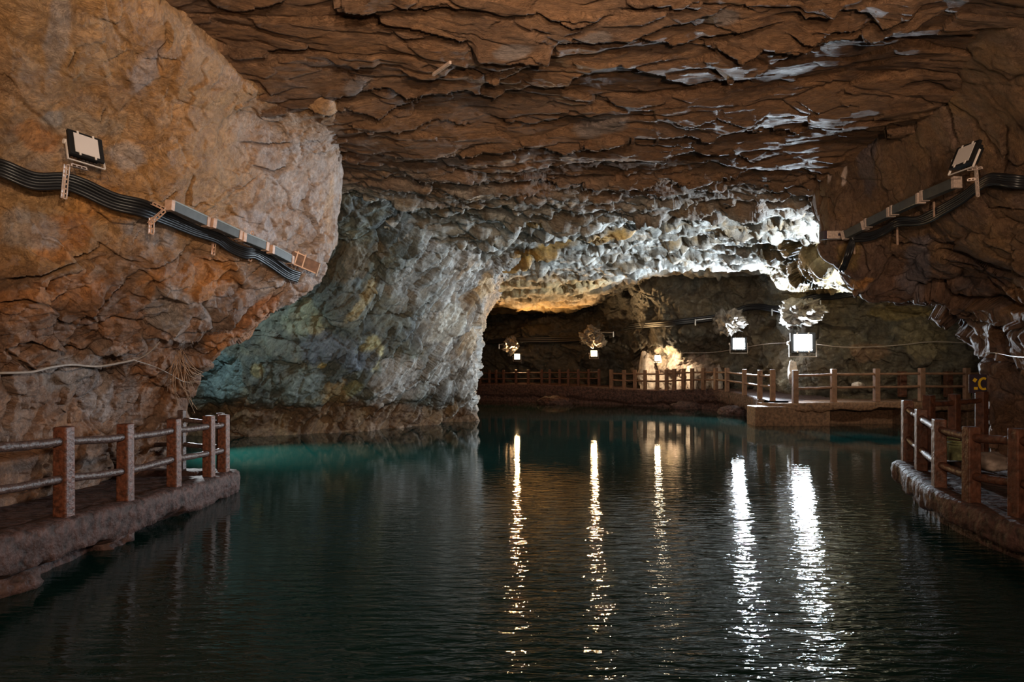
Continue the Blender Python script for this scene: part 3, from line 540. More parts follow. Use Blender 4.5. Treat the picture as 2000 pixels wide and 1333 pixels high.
M = dict(
    post=simple('rust_painted_post', (0.10, 0.03, 0.014), 0.5, 0, 0.65, 22, 0.012), rail=simple('damp_rail', (0.075, 0.043, 0.036), 0.45, 0, 0.5, 26, 0.015),
    darkpost=simple('dark_wet_post', (0.085, 0.032, 0.018), 0.55, 0, 0.5, 12, 0.02, 0.35), farpost=simple('far_post', (0.17, 0.085, 0.048), 0.7, 0, 0.35, 6, 0.01),
    concrete=simple('rough_red_concrete', (0.066, 0.033, 0.027), 0.7, 0, 0.75, 9, 0.05, 0.35), farconcrete=simple('far_concrete', (0.17, 0.09, 0.05), 0.7, 0, 0.5, 12, 0.02),
    cable=simple('black_cable', (0.012, 0.012, 0.014), 0.38, 0, 0.3, 5), black=simple('black_housing', (0.004, 0.004, 0.0045), 0.6, 0, 0.2, 5),
    steel=simple('pink_grey_steel', (0.50, 0.38, 0.32), 0.45, 0.2, 0.25, 30), white=simple('white_arm', (0.66, 0.58, 0.53), 0.5, 0, 0.08, 8),
    panel=simple('unlit_lens', (0.62, 0.55, 0.52), 0.35, 0, 0.03, 3), bar=simple('grey_bar', (0.085, 0.085, 0.08), 0.4, 0.3, 0.2, 8),
    barlens=simple('bar_lens', (0.24, 0.27, 0.27), 0.3, 0.1, 0.12, 8), wood=simple('brown_board', (0.16, 0.08, 0.05), 0.6, 0, 0.4, 12), copper=simple('copper_clip', (0.52, 0.33, 0.24), 0.45, 0.2, 0.2, 20),
    rope=simple('grey_cord', (0.32, 0.26, 0.22), 0.7, 0, 0.2, 20), rust=simple('rusty_wire', (0.36, 0.20, 0.11), 0.6, 0.1, 0.3, 20),
    stone=simple('pale_stone', (0.36, 0.28, 0.24), 0.7, 0, 0.35, 6, 0.04), outcrop=simple('outcrop_rock', (0.22, 0.19, 0.16), 0.5, 0, 0.6, 6, 0.05), pale=simple('pale_pillar_rock', (0.50, 0.42, 0.36), 0.6, 0, 0.45, 4, 0.06),
    green=simple('weathered_green_board', (0.26, 0.27, 0.13), 0.6, 0, 0.4, 16), yellow=simple('yellow_paint', (0.80, 0.50, 0.03), 0.5, 0, 0.05, 8), signdark=simple('dark_board', (0.03, 0.02, 0.035), 0.6, 0, 0.3, 8),
    lens_cool=emit('lit_lens_cool', (0.80, 0.91, 1.0), 90), lens_rock=emit('lit_lens_among_rocks', (1.0, 0.78, 0.5), 110), lens_warm=emit('lit_lens_warm', (1.0, 0.70, 0.36), 32), steelb=simple('bright_bracket', (0.6, 0.62, 0.65), 0.35, 0.4, 0.15, 20))
# ------------------------------------------------------------------ walkways
def walkway(name, label, path, width, mat, inward, drop=0.42, seed=1, prof=None, kn=260):
    """path: outer top edge; inward: +1 when the deck lies to the left of the path direction"""
    P = np.array([tuple(p) for p in smooth_path(path, kn)]); T = np.gradient(P, axis=0); T[:, 2] = 0; T /= np.linalg.norm(T, axis=1, keepdims=True)
    I = np.stack([-T[:, 1], T[:, 0], 0*T[:, 0]], 1)*inward
    prof = prof or [(width, -0.09), (width*0.6, -0.08), (0.42, -0.07), (0.37, -0.05), (0.34, 0.0), (0.2, 0.012), (0.05, 0.0), (0.0, -0.04), (-0.01, -0.14), (0.0, -0.26), (0.02, -drop), (0.14, -drop-0.05), (0.3, -drop-0.12), (0.36, -1.3)]
    A = []
    for a, b in zip(prof[:-1], prof[1:]):
        k = max(1, int(math.hypot(a[0]-b[0], a[1]-b[1])/0.06))
        A += [(a[0]+(b[0]-a[0])*t/k, a[1]+(b[1]-a[1])*t/k) for t in range(k)]
    A.append(prof[-1]); A = np.array(A)
    G = P[:, None]+I[:, None]*A[None, :, :1]; G[..., 2] += A[None, :, 1]
    Q = G.reshape(-1, 3); am = np.where(A[:, 0] > 0.6, 0.3, 1.0); am = np.tile(am, len(P))
    low = np.tile(sm(-A[:, 1], drop*0.6, drop), len(P))
    n1 = fbm(Q*3.1, 4, seed); n2 = fbm(Q*7.0+5, 4, seed+3, 0.6); n3 = fbm(Q*1.1, 3, seed+8)
    Q = Q+np.repeat(I, len(A), 0)*((0.05*n1+0.03*n2)*am)[:, None]; Q[:, 2] += (0.02*n1+0.02*n2)*am+low*0.22*n3
    nv, nu = len(P), len(A); idx = np.arange(nv*nu).reshape(nv, nu)
    f = np.stack([idx[:-1, :-1], idx[:-1, 1:], idx[1:, 1:], idx[1:, :-1]], -1).reshape(-1, 4)
    o = mesh_obj(name, Q, [tuple(int(i) for i in r) for r in f], mat, None, True)
    return tag(o, label, 'walkway')
walkway('walkway', 'rough reddish concrete walkway ledge with raised kerb at left', [(-5.14, 4, 0.78), (-5.14, 6.2, 0.70), (-5.14, 7.6, 0.62), (-5.14, 8.8, 0.54), (-5.14, 10, 0.48), (-5.12, 11.2, 0.42), (-5.10, 11.9, 0.40), (-5.25, 12.2, 0.39), (-5.7, 12.32, 0.38), (-6.6, 12.34, 0.38), (-8.5, 12.4, 0.38)], 1.9, M['concrete'], 1, 0.40, 2)
walkway('walkway', 'dark wet walkway with thick rounded kerb at right', [(6.05, 5.6, 0.52), (5.98, 7.0, 0.52), (5.98, 8.2, 0.54), (6.08, 9.2, 0.58), (6.35, 10.2, 0.62), (6.62, 10.9, 0.66), (6.78, 11.4, 0.68), (7.2, 11.62, 0.66), (8.2, 11.9, 0.62), (9.6, 12.3, 0.60)], 2.0, M['concrete'], -1, 0.30, 5)
# ------------------------------------------------------------------ railings
def railing(label, posts, h, sz, rr, mats, fr=(0.83, 0.40), group=None, tops=None, ext=None):
    t = thing('railing', label, 'railing', posts[0], None, group); o = Vector(posts[0]); P = [Vector(p)-o for p in posts]
    for i, p in enumerate(P):
        hh = h if not tops else tops[i]
        q = P[min(i+1, len(P)-1)]-P[max(i-1, 0)]; R = Matrix.Rotation(math.atan2(q.y, q.x), 3, 'Z')
        MB().box(p+Vector((0, 0, hh/2-0.03)), (sz, sz, hh+0.06), R, 0.96).build('post', mats[0], t, 0.015)
    for i in range(len(P)-1):
        for k, f_ in enumerate(fr):
            a = P[i]+Vector((0, 0, (h if not tops else tops[i])*f_)); b = P[i+1]+Vector((0, 0, (h if not tops else tops[i+1])*f_)); n = 10
            pts = [a.lerp(b, j/n)+Vector((0, 0, -0.012*math.sin(math.pi*j/n)+random.uniform(-.004, .004))) for j in range(n+1)]
            MB().tube(pts, [rr*random.uniform(.92, 1.08) for _ in pts], 10).build('rail', mats[1], t, 0, True)
    return t
railing('reddish brown railing along the left walkway', [(-5.33, 5.2, 0.74), (-5.32, 6.4, 0.74), at(125, 1002, 7.57), at(245, 982, 8.77), at(340, 948, 10.04), at(408, 934, 11.2), at(437, 925, 11.77)], 1.05, 0.165, 0.052, (M['post'], M['rail']), tops=[1.03, 1.03, 1.02, 1.08, 1.04, 1.09, 1.08])
railing('white-lit railing crossing behind the end of the left railing', [at(431, 918, 12.15), at(355, 912, 12.2), at(265, 912, 12.25), at(180, 912, 12.3)], 1.08, 0.12, 0.045, (M['rail'], M['rail']))
RP = [Vector((6.30, 6.2, 0.56)), at(1989, 1002, 7.9), at(1897, 984, 8.65), at(1834, 956, 9.5), at(1799, 922, 10.6), at(1772, 897, 11.3)]
railing('dark wet railing curving along the kerb of the right walkway', RP, 1.04, 0.165, 0.055, (M['darkpost'], M['darkpost']), fr=(0.86, 0.36))
railing('dark railing running back from the corner of the right walkway', [at(1814, 893, 11.6), at(1864, 888, 11.9), at(1918, 880, 12.2)], 1.12, 0.16, 0.05, (M['darkpost'], M['darkpost']), fr=(0.86, 0.36))
# back walkway and its railing
def bk(x, y, d): return at(x, y, d)
walkway('walkway', 'far concrete walkway slab on blocks along the back wall', [bk(2080, 786, 23.6), bk(1890, 786, 23.5), bk(1800, 786, 23.5), bk(1712, 786, 23.5), bk(1628, 786, 23.5), bk(1553, 788, 23.6), bk(1515, 788, 24.0), bk(1478, 786, 25.0)], 2.4, M['farconcrete'], -1, 0.24, 9,
    prof=[(2.4, -0.03), (0.5, -0.02), (0.05, 0), (0, -0.04), (0, -0.25), (0.04, -0.28), (0.9, -0.30), (0.95, -1.6)], kn=200)
walkway('walkway', 'far stone-built walkway bending away under the dark back railing', [bk(1492, 782, 24.9), bk(1460, 772, 27.2), bk(1425, 764, 29.2), bk(1398, 761, 30.6), bk(1350, 761, 31.8), bk(1284, 763, 33), bk(1219, 761, 34), bk(1150, 756, 35), bk(1074, 752, 36), bk(984, 750, 37), bk(900, 750, 38)], 3.0, M['concrete'], -1, 0.7, 12,
    prof=[(3.0, -0.03), (0.5, -0.02), (0.05, 0), (0, -0.04), (-0.02, -0.3), (0.0, -0.6), (0.12, -0.75), (0.0, -1.3)], kn=200)
for (xa, xb, lab) in ((1475, 1622, 'wide reddish concrete block under the left end of the far slab'), (1768, 1792, 'narrow concrete pier under the middle of the far slab'), (1889, 1960, 'concrete block under the right end of the far slab')):
    a = at(xa, 797, 23.62); b = at(xb, 797, 23.62); m_ = MB(); m_.box(((a.x+b.x)/2, 24.05, 0.10), (b.x-a.x, 0.86, 1.2)); tag(m_.build('support_block', M['farconcrete'], None, 0.03), lab, 'concrete block', 'blocks under the far walkway slab')
FB = [bk(x, y, d) for x, y, d in [(1975, 781, 23.7), (1888, 781, 23.7), (1800, 781, 23.7), (1712, 782, 23.7), (1628, 783, 23.7), (1553, 785, 23.75)]]
railing('brown straight railing on the far slab walkway', FB, 1.17, 0.19, 0.045, (M['farpost'], M['farpost']), fr=(0.83, 0.42))
FC = [bk(x, y, d) for x, y, d in [(1553, 785, 23.75), (1509, 781, 24.3), (1484, 777, 25.6), (1454, 770, 27.4), (1420, 763, 29.3), (1398, 760, 30.6), (1374, 760, 31.2), (1352, 760, 31.7), (1335, 760, 32.1), (1317, 761, 32.5), (1302, 762, 32.8), (1284, 762, 33.0), (1260, 761, 33.4), (1240, 760, 33.7), (1219, 760, 34.0), (1194, 758, 34.4)]][1:]
tp = [1.14, 1.10, 1.06, 1.03, 1.0, 1.02, 1.02, 1.02, 1.04, 1.04, 1.02, 1.01, 1.0, 1.0, .98]
railing('thin-looking railing bending back in front of the pale lit rocks', FC, 1.03, 0.17, 0.045, (M['farpost'], M['farpost']), fr=(0.80, 0.44), tops=tp)
railing('faint dark railing in the far recess', [bk(x, 752, d) for x, d in [(1170, 34.9), (1150, 35.2), (1130, 35.5), (1110, 35.7), (1093, 35.9), (1074, 36.1), (1058, 36.3), (1032, 36.6), (1008, 36.9), (984, 37.2), (969, 37.4), (956, 37.6), (938, 37.8)]], 0.86, 0.13, 0.035, (M['darkpost'], M['darkpost']), fr=(0.8, 0.4))
# inner posts of the far walkway
for x, lab in ((1762, 'dark short post against the far wall, left of the other two'), (1852, 'dark short post against the far wall, second from the right'), (1938, 'dark short post against the far wall, nearest the right pillar')):
    p = at(x, 776, 25.0); tag(MB().box(p+Vector((0, 0, 0.5)), (0.26, 0.22, 1.0)).build('short_post', M['darkpost'], None, 0.02), lab, 'post', 'short posts against the far wall')
# ------------------------------------------------------------------ cables
def cable(name, label, pts, r, mat, group=None, n=140, cat='cable', wob=0.0):
    P = smooth_path(pts, n)
    if wob:
        a = random.uniform(0, 9); P = [p+Vector((0, wob*math.sin(i*0.21+a), wob*math.sin(i*0.13+a*2))) for i, p in enumerate(P)]
    return tag(MB().tube(P, r, 8).build(name, mat, None, 0, True), label, cat, group)
CL = [(-70, 312), (0, 328), (66, 353), (122, 354), (160, 365), (222, 393), (280, 407), (330, 428), (380, 450), (425, 465), (450, 482), (480, 494), (500, 495), (530, 512), (562, 534), (584, 542)]
def dl(x, y, names=('wall_left',), off=0.12, rad=14): return depth_on(names, max(x, 6), y, rad)-off
base_d = [dl(x, y) for x, y in CL]; base_d[0] = base_d[1]
order = ['uppermost', 'second from the top', 'third from the top', 'third from the bottom', 'second from the bottom', 'lowest']
for k in range(7):
    if k == 6: break
    pts = []
    for i, ((x, y), d) in enumerate(zip(CL, base_d)):
        a, b = CL[max(i-1, 0)], CL[min(i+1, len(CL)-1)]; L = math.hypot(b[0]-a[0], b[1]-a[1]); nx, ny = -(b[1]-a[1])/L, (b[0]-a[0])/L
        sp = 5.6 if x < 300 else (4.6 if x < 360 else 3.6); if_ = (k-2.5)*sp
        pts.append(at(x+nx*if_, y+ny*if_+random.uniform(-.6, .6), d-0.02*abs(k-2.5)+random.uniform(-.01, .01)))
    cable('cable', 'black cable strung along the left wall, %s of its bundle of six' % order[k], pts, 0.021 if k % 2 else 0.024, M['cable'], 'black cables strung along the left wall', 170)
for k in range(3):                                                   # second layer resting on the wall
    pts = [at(x, y+(k-1)*9+random.uniform(-2, 2), d+0.05) for (x, y), d in zip(CL[:9], base_d)]
    cable('cable', 'black cable hidden behind the other left wall cables, %s' % ['higher one', 'middle one', 'lower one'][k], pts, 0.03, M['cable'], 'black cables behind the left bundle', 120)
CR = [(2080, 366), (2030, 360), (1985, 355), (1950, 350), (1930, 352), (1908, 366), (1882, 386), (1850, 405), (1815, 424), (1790, 432), (1755, 434), (1728, 450), (1700, 462), (1668, 464)]
rd = [dl(x, y, ('wall_right',)) for x, y in CR]; rd[0] = rd[1] = rd[2]
for k in range(5):
    pts = []
    for i, ((x, y), d) in enumerate(zip(CR, rd)):
        sp = 4.6 if x > 1790 else 3.4; pts.append(at(x+(k-2)*-0.6, y+(k-2)*sp+random.uniform(-.8, .8), d-0.01*abs(k-2)))
    if k in (1, 3): pts += [at(1657+k*2, 478, rd[-1]-.02), at(1648+k*2, 505, rd[-1]-0.02), at(1637+k*3, 530, dl(1640, 515, ('wall_right',)))]
    cable('cable', 'black cable sagging along the right wall, %s of five' % ['uppermost', 'second from the top', 'middle one', 'second from the bottom', 'lowest'][k], pts, 0.03, M['cable'], 'black cables sagging along the right wall')
for k in range(4):
    pts = [at(1672-k*3, 462, rd[-1]-.03), at(1662+k*2, 476, rd[-1]-.03), at(1652+k*3, 500, rd[-1]-.0), at(1640+k*3.5, 527, dl(1650, 505, ('wall_right',)))]
    cable('hanging_cable', 'short black cable dropping from the end of the right bars, %s of four' % ['leftmost', 'second from left', 'third from left', 'rightmost'][k], pts, 0.025, M['cable'], 'short black cables dropping at the end of the right bars', 40)
CBK = [(1765, 582), (1735, 572), (1700, 569), (1665, 573), (1625, 579), (1592, 581), (1562, 590), (1540, 600), (1512, 603), (1490, 600), (1462, 601), (1432, 610), (1400, 620), (1360, 626), (1300, 633), (1220, 640), (1150, 660), (1090, 664), (1020, 664), (950, 668)]
bd = [dl(x, y+22, ('wall_back',), 0.3, 8) for x, y in CBK]
for k in range(3):
    cable('cable', 'thick black cable along the far wall above the lamps, %s of three' % ['upper', 'middle', 'lower'][k], [at(x, y+(k-1)*3.4+random.uniform(-.8, .8), d) for (x, y), d in zip(CBK, bd)], 0.075 if k else 0.065, M['cable'], 'thick black cables along the far wall', 200)
pts = [at(x, y, dl(x, y, ('wall_left',), 0.1)) for x, y in [(-40, 729), (0, 729), (60, 727), (100, 718), (140, 713), (190, 716), (240, 708), (262, 703)]]
cable('cord', 'thick pale cord strung low across the left wall', pts, 0.017, M['rope'], None, 90, 'cord')
pts = [at(x, y, dl(x, y, ('wall_left',), 0.08)) for x, y in [(200, 718), (262, 704), (290, 690), (312, 668)]]
cable('cord', 'thin cord rising to the right from the thick pale cord', pts, 0.007, M['rope'], None, 50, 'cord')
pts = [at(x, y, dl(x, y, ('wall_left',), 0.08)) for x, y in [(262, 704), (300, 716), (330, 730), (360, 746), (392, 745)]]
cable('cord', 'thin cord sagging right from the thick pale cord to the edge of the wall', pts, 0.008, M['rope'], None, 50, 'cord')
mb = MB(); dt = dl(350, 700, ('wall_left',), 0.12)
for i in range(26):
    x0, y0 = 350+random.uniform(-8, 10), 682+random.uniform(-4, 14); x1, y1 = random.choice([(396, 725), (372, 760), (335, 760), (390, 742), (345, 790), (325, 735), (380, 800)]); x1 += random.uniform(-12, 8); y1 += random.uniform(-12, 12)
    d0 = dt; d1 = dl(min(x1, 372), y1, ('wall_left',), 0.1)
    if d1 > 20: d1 = dt
    mb.tube(smooth_path([at(x0, y0, d0), at((x0+x1)/2+random.uniform(-14, 6), (y0+y1)/2+random.uniform(0, 22), min(d0, d1)-random.uniform(.05, .3)), at(x1, y1, d1)], 14), 0.0045, 4)
tag(mb.build('wire_tangle', M['rust'], None, 0, True), 'loose tangle of thin rusty wires hanging on the left wall', 'wires')
pts = [at(x, y, dl(x, y, ('wall_back',), 0.9, 8)) for x, y in [(1330, 690), (1400, 688), (1500, 672), (1580, 672), (1640, 678), (1700, 678), (1760, 674), (1820, 668), (1880, 670), (1915, 672)]]
cable('cord', 'thin pale cord stretched across the far wall right of the lamps', pts, 0.016, M['rope'], None, 90, 'cord')
pts = [at(x, y, dl(x, y, ('wall_right',), 0.08)) for x, y in [(1925, 690), (1945, 690), (1975, 696), (2000, 698), (2050, 698)]]
cable('cord', 'short grey cord on the right pillar above the sign', pts, 0.009, M['steelb'], None, 40, 'cord')
# ------------------------------------------------------------------ perforated struts
def strut(label, p, q, wd=0.045, mat='steel', rung=0.055, group=None, name='mounting_strut', side=Vector((1, 0, 0)), parent=None):
    p, q = Vector(p), Vector(q); L = (q-p).length; d = (q-p)/L; s_ = (side-d*side.dot(d)).normalized(); mb = MB(); n_ = s_.cross(d)
    for k in (-1, 1): mb.beam(p+s_*k*wd*0.36, q+s_*k*wd*0.36, wd*0.28, 0.006, n_)
    n = max(2, int(L/rung))
    for i in range(n+1):
        c = p+d*L*i/n; mb.beam(c-s_*wd*0.3, c+s_*wd*0.3, wd*0.35, 0.006, n_)
    mb.beam(p-s_*wd*0.5-n_*0.02, q-s_*wd*0.5-n_*0.02, 0.006, 0.04, n_)      # folded flange
    o = mb.build(name, M[mat], parent)
    return o if parent else tag(o, label, 'bracket', group)
dA = dl(130, 330)-0.05
strut('long perforated upright strut crossing the left cables under the floodlight', at(133, 322, dA-.05), at(127, 388, dA-.03), 0.05)
strut('short level perforated strut under the left floodlight', at(140, 322, dA-.06), at(169, 330, dA+.1), 0.045, side=Vector((0, 0, 1)))
d2 = dl(305, 415)-0.1
strut('slanting perforated strut at the left end of the left light bars', at(322, 412, d2-.1), at(293, 438, d2-.05), 0.05, 'copper')
strut('short upright perforated strut below the slanting one on the left wall', at(298, 426, d2-.05), at(297, 457, d2), 0.055, 'copper')
strut('small strut lying on the left cables beside the first light bar', at(299, 397, d2-.05), at(322, 408, d2-.08), 0.045, 'copper', side=Vector((0, 0, 1)))
for x, y0, y1, lab in ((420, 470, 498, 'thin strut peg below the left cables, nearer one'), (492, 492, 510, 'thin strut peg below the left cables, farther one'), (494, 452, 466, 'small strut stub above the third left light bar')):
    d_ = dl(x, (y0+y1)/2); strut(lab, at(x, y0, d_), at(x-3, y1, d_+.03), 0.045, 'copper', group='strut pegs along the left cables')
dR = dl(1905, 350, ('wall_right',))-0.08
strut('long perforated upright strut crossing the right cables under the floodlight', at(1906, 325, dR-.05), at(1910, 384, dR-.03), 0.055)
strut('short level perforated strut beside the right upright strut', at(1890, 352, dR-.02), at(1904, 350, dR-.06), 0.045, side=Vector((0, 0, 1)))
strut('short level perforated strut under the right floodlight', at(1890, 332, dR-.02), at(1918, 328, dR-.08), 0.04, side=Vector((0, 0, 1)))
for x, y0, y1, lab in ((1752, 440, 478, 'thin strut peg hanging below the middle of the right cables'), (1668, 470, 496, 'thin strut peg below the left end of the right cables'), (1824, 395, 425, 'thin strut peg behind the upper sag of the right cables')):
    d_ = dl(x, (y0+y1)/2, ('wall_right',)); strut(lab, at(x, y0, d_), at(x+1, y1, d_), 0.035, 'copper', group='strut pegs along the right cables')
# ------------------------------------------------------------------ light bars
def light_bar(label, p, q, group, pale, hw=0.10, hh=0.13):
    p, q = Vector(p), Vector(q); t = thing('linear_light', label, 'light', p, None, group); q = q-p; o = Vector((0, 0, 0)); d = q.normalized()
    MB().beam(o, q, hw, hh).build('housing', M['bar'], t, 0.008)
    if pale: MB().beam(o+d*.01, q-d*.01, hw*0.9, 0.02, off=(0, hh/2+0.008)).build('lens', M['barlens'], t)
    else: MB().beam(o+d*.02, q-d*.02, 0.016, hh*0.8, off=(hw/2+0.006, 0)).build('lens', M['bar'], t)
    for e, s_ in ((o, 1), (q, -1)): MB().beam(e-d*s_*.035, e+d*s_*.03, hw*1.15, hh*1.12).build('end_clip', M['copper'] if pale else M['steel'], t, 0.004)
LB = [((332, 402), (402, 434)), ((415, 437), (466, 460)), ((474, 464), (518, 482)), ((529, 488), (567, 508))]
for i, (a, b) in enumerate(LB):
    da, db = dl(*a)-.16, dl(*b)-.16
    light_bar('grey light bar in a row down the left wall, %s' % ['nearest the viewer', 'second from the viewer', 'third from the viewer', 'farthest, beside the brown frame'][i], at(*a, da), at(*b, db), 'light bars down the left wall', True)
LR = [((1868, 357), (1806, 383)), ((1798, 388), (1747, 411)), ((1740, 415), (1696, 436)), ((1689, 441), (1650, 460))]
for i, (a, b) in enumerate(LR):
    da, db = dl(*a, ('wall_right',))-.14, dl(*b, ('wall_right',))-.14
    light_bar('black light bar in a row down the right wall, %s' % ['topmost by the floodlight', 'second from the top', 'third from the top', 'lowest'][i], at(*a, da), at(*b, db), 'light bars down the right wall', False, 0.12, 0.16)
# ------------------------------------------------------------------ floodlights
def floodlight(label, loc, face, roll, s, lens, name='floodlight', arm=True, group=None, deep=0.5):
    """housing looks along face; s = lens width"""
    y = -Vector(face).normalized(); x = y.cross(Vector((0, 0, 1))).normalized(); z = x.cross(y); Rr = Quaternion(y, roll).to_matrix(); R = Matrix((Rr @ x, Rr @ y, Rr @ z)).transposed()
    t = thing(name, label, 'floodlight', loc, R, group)
    m = MB(); m.box((0, 0.03*s, 0), (1.42*s, 0.16*s, 1.22*s)); m.box((0, 0.03*s+deep*s*0.35, 0), (1.15*s, deep*s*0.6, 1.0*s))
    for k in range(7): m.box((s*(-0.48+0.16*k), 0.03*s+deep*s*0.75, 0), (0.03*s, deep*s*0.4, 0.9*s))
    m.build('housing', M['black'], t, 0.012*s)
    MB().box((0, -0.06*s, 0), (s, 0.03*s, 0.98*s)).build('lens', lens, t)
    for a, b in ((-.32, .53), (.32, .53), (-.32, -.53), (.32, -.53)): MB().box((a*s, -0.07*s, b*s), (0.07*s, 0.05*s, 0.16*s)).build('clip', M['white'], t)
    if arm:
        for k in (-1, 1): MB().box((k*0.76*s, 0.12*s, -0.36*s), (0.03*s, 0.10*s, 0.95*s)).build('arm', M['white'], t)
        MB().tube([(-.80*s, .12*s, .0), (-.86*s, .12*s, .0)], 0.11*s, 12).build('bolt', M['white'], t)
        MB().box((0, 0.12*s, -0.84*s), (1.55*s, 0.06*s, 0.03*s)).build('yoke', M['white'], t)
    return t
dF = dl(165, 290)-0.25
floodlight('black floodlight with pale unlit lens above the left cables', at(168, 286, dF), (0.80, -0.45, 0.34), math.radians(4), 0.27, M['panel'])
dG = dl(1885, 305, ('wall_right',))-0.25
floodlight('black floodlight with grey lens turned left above the right cables', at(1884, 303, dG), (-0.90, -0.10, 0.40), 0, 0.29, M['panel'])
# brown frame at the end of the left bars
dE = dl(585, 508, rad=10)-0.2; a = at(566, 506, dE); t = thing('terminal_box', 'brown metal box frame at the far end of the left light bars', 'frame', a)
ex = at(622, 530, dE+.25)-a; up = Vector((0.05, 0, 0.16))
R = Matrix((ex.normalized(), ex.normalized().cross(up).normalized()*-1, up.normalized())).transposed()
MB().box(ex*0.5+Vector((0, .05, .05)), (ex.length, 0.05, 0.2), R).build('back_plate', M['wood'], t, 0.005)
for u, w_ in ((0.22, .022), (0.48, .022)): MB().box(ex*u+Vector((0, 0, .06)), (w_, 0.03, 0.26), R).build('upright', M['copper'], t)
MB().box(ex*0.35+Vector((0, 0, .17)), (0.2, 0.03, 0.02), R).build('crossbar', M['copper'], t); MB().box(ex*0.5+Vector((0, 0, -.06)), (0.42, 0.03, 0.02), R).build('crossbar', M['copper'], t)
MB().box(ex*1.0+Vector((0, -.02, .02)), (.012, 0.03, 0.24), R).build('upright', M['white'], t)
a = at(1628, 460, dl(1632, 462, ('wall_right',), 0.2)); t = thing('junction_box', 'small pink-grey box at the left end of the right light bars', 'box', a)
MB().box((0, 0, 0), (0.34, 0.16, 0.16)).build('body', M['steel'], t, 0.01); MB().box((-.19, 0.0, 0.0), (0.1, 0.15, 0.17)).build('end_cap', M['signdark'], t, 0.01); MB().box((0.1, -.085, 0), (0.1, 0.012, 0.05)).build('slot', M['signdark'], t)
# lit lamps on the far wall
labs = ['brightest white floodlight shining on the far wall, the right one of two', 'white floodlight shining on the far wall, left of the brightest', 'warm yellow lamp in the far recess, right of its twin', 'warm yellow lamp in the far recess near the grey-green pier', 'small warm lamp half hidden among the pale rocks behind the railing']
for i, (x, y, d, pw, c, sz) in enumerate(LAMPS):
    floodlight(labs[i], at(x, y, d), (-0.25 if i < 2 else 0, -1, 0.12), 0, sz, M['lens_cool'] if i < 2 else M['lens_warm'] if i < 4 else M['lens_rock'], 'lit_floodlight', True, 'lit floodlights on the far wall')
# light-coloured bracket rails over the lamps
for (pts, r, lab) in [([(1358, 626), (1400, 621), (1430, 619)], .03, 'white-lit bracket rail left of the left white lamp'), ([(1549, 592), (1570, 595), (1602, 586)], .025, 'white-lit bracket rail right above the brightest lamp'), ([(1508, 606), (1525, 610), (1538, 604)], .02, 'white-lit bracket rail between the two white lamps'),
                      ([(1150, 655), (1168, 650), (1198, 650)], .03, 'bright bracket rail above the right warm lamp'), ([(975, 674), (990, 671), (1005, 668)], .03, 'bright bracket rail above the left warm lamp')]:
    P_ = [at(x, y, min(dl(x, y, ('wall_back',), .35, 8), 60)) for x, y in pts]; t = thing('bracket_rail', lab, 'bracket', P_[0], None, 'bracket rails above the lit lamps')
    MB().tube([p-P_[0] for p in smooth_path(P_, 12)], r, 6).build('rail', M['steelb'], t, 0, True)
    for p in P_: MB().box(p-P_[0]+Vector((0, 0, -.1)), (.05, .04, .3)).build('hanger', M['steelb'], t)
# ------------------------------------------------------------------ loose rocks, boards, sign
def boulder(name, label, c, size, mat, seed, cat='rock', group=None, sub=4, amp=0.3):
    bm = bmesh.new(); bmesh.ops.create_icosphere(bm, subdivisions=sub, radius=1.0); V = np.array([tuple(v.co) for v in bm.verts]); S = np.array(size)
    q = V*S/max(min(size), .1)*0.9+seed*3.7; e, h, r = voro(q*1.3, seed); d = amp*(0.5*h+0.5*fbm(q*1.2, 4, seed)+0.25*fbm(q*4, 3, seed+1)); W = V*(1+d)[:, None]*S+np.array(tuple(c))
    for v, w_ in zip(bm.verts, W): v.co = w_
    me = bpy.data.meshes.new(name); bm.to_mesh(me); bm.free(); me.materials.append(mat)
    for p in me.polygons: p.use_smooth = True
    o = bpy.data.objects.new(name, me); COL.objects.link(o); return tag(o, label, cat, group)
p = at(1935, 873, 10.6); boulder('boulder', 'pale flat stone lying on the right walkway', (p.x, p.y, 0.78), (0.30, 0.24, 0.16), M['stone'], 3)
t = at(1872, 832, 11.2); mb = MB()
for k in range(3): mb.box((t.x, t.y+k*0.12, 0.98+k*0.05), (0.42, 0.10, 0.03), Matrix.Rotation(0.15, 3, 'Y') @ Matrix.Rotation(0.3, 3, 'Z'))
mb.box((t.x, t.y+.12, 0.86), (0.36, 0.3, 0.3)); tag(mb.build('crate', M['green'], None, 0.01), 'greenish slatted board box on the right walkway', 'box')
for i, (x, yt, yb, d, w_, lab) in enumerate([(1352, 690, 765, 33.5, .30, 'slender pale rock pillar behind the railing, left of its twin'), (1375, 695, 765, 33.6, .30, 'slender pale rock pillar behind the railing, right of its twin'), (1265, 692, 765, 35.4, .55, 'broad pale rock pillar at the left of the bright lit rocks'),
        (1302, 702, 765, 35.2, .5, 'pale lit rock right beside the hidden warm lamp'), (1330, 715, 765, 34.6, .5, 'low pale rock between the lit rock and the slender pillars'), (1402, 720, 765, 32.6, .3, 'short grey rock pillar right of the slender pillars')]):
    a, b = at(x, yt, d), at(x, yb, d); boulder('rock_pillar', lab, ((a.x), d, (a.z+b.z)/2-.1), (w_, w_*.8, (a.z-b.z)/2+.2), M['pale'], 20+i, 'rock', 'pale rock pillars behind the back railing', 4, .55)
for (x, y, d, s, lab) in [(1548, 728, 25.8, (.18, .2, .55), 'pale leaning rock blade below the brightest lamp'), (1676, 752, 24.9, (.22, .2, .12), 'small pale stone on the far slab behind the railing')]:
    boulder('rock', lab, at(x, y, d), s, M['pale'], int(x), 'rock', None, 3, .5)
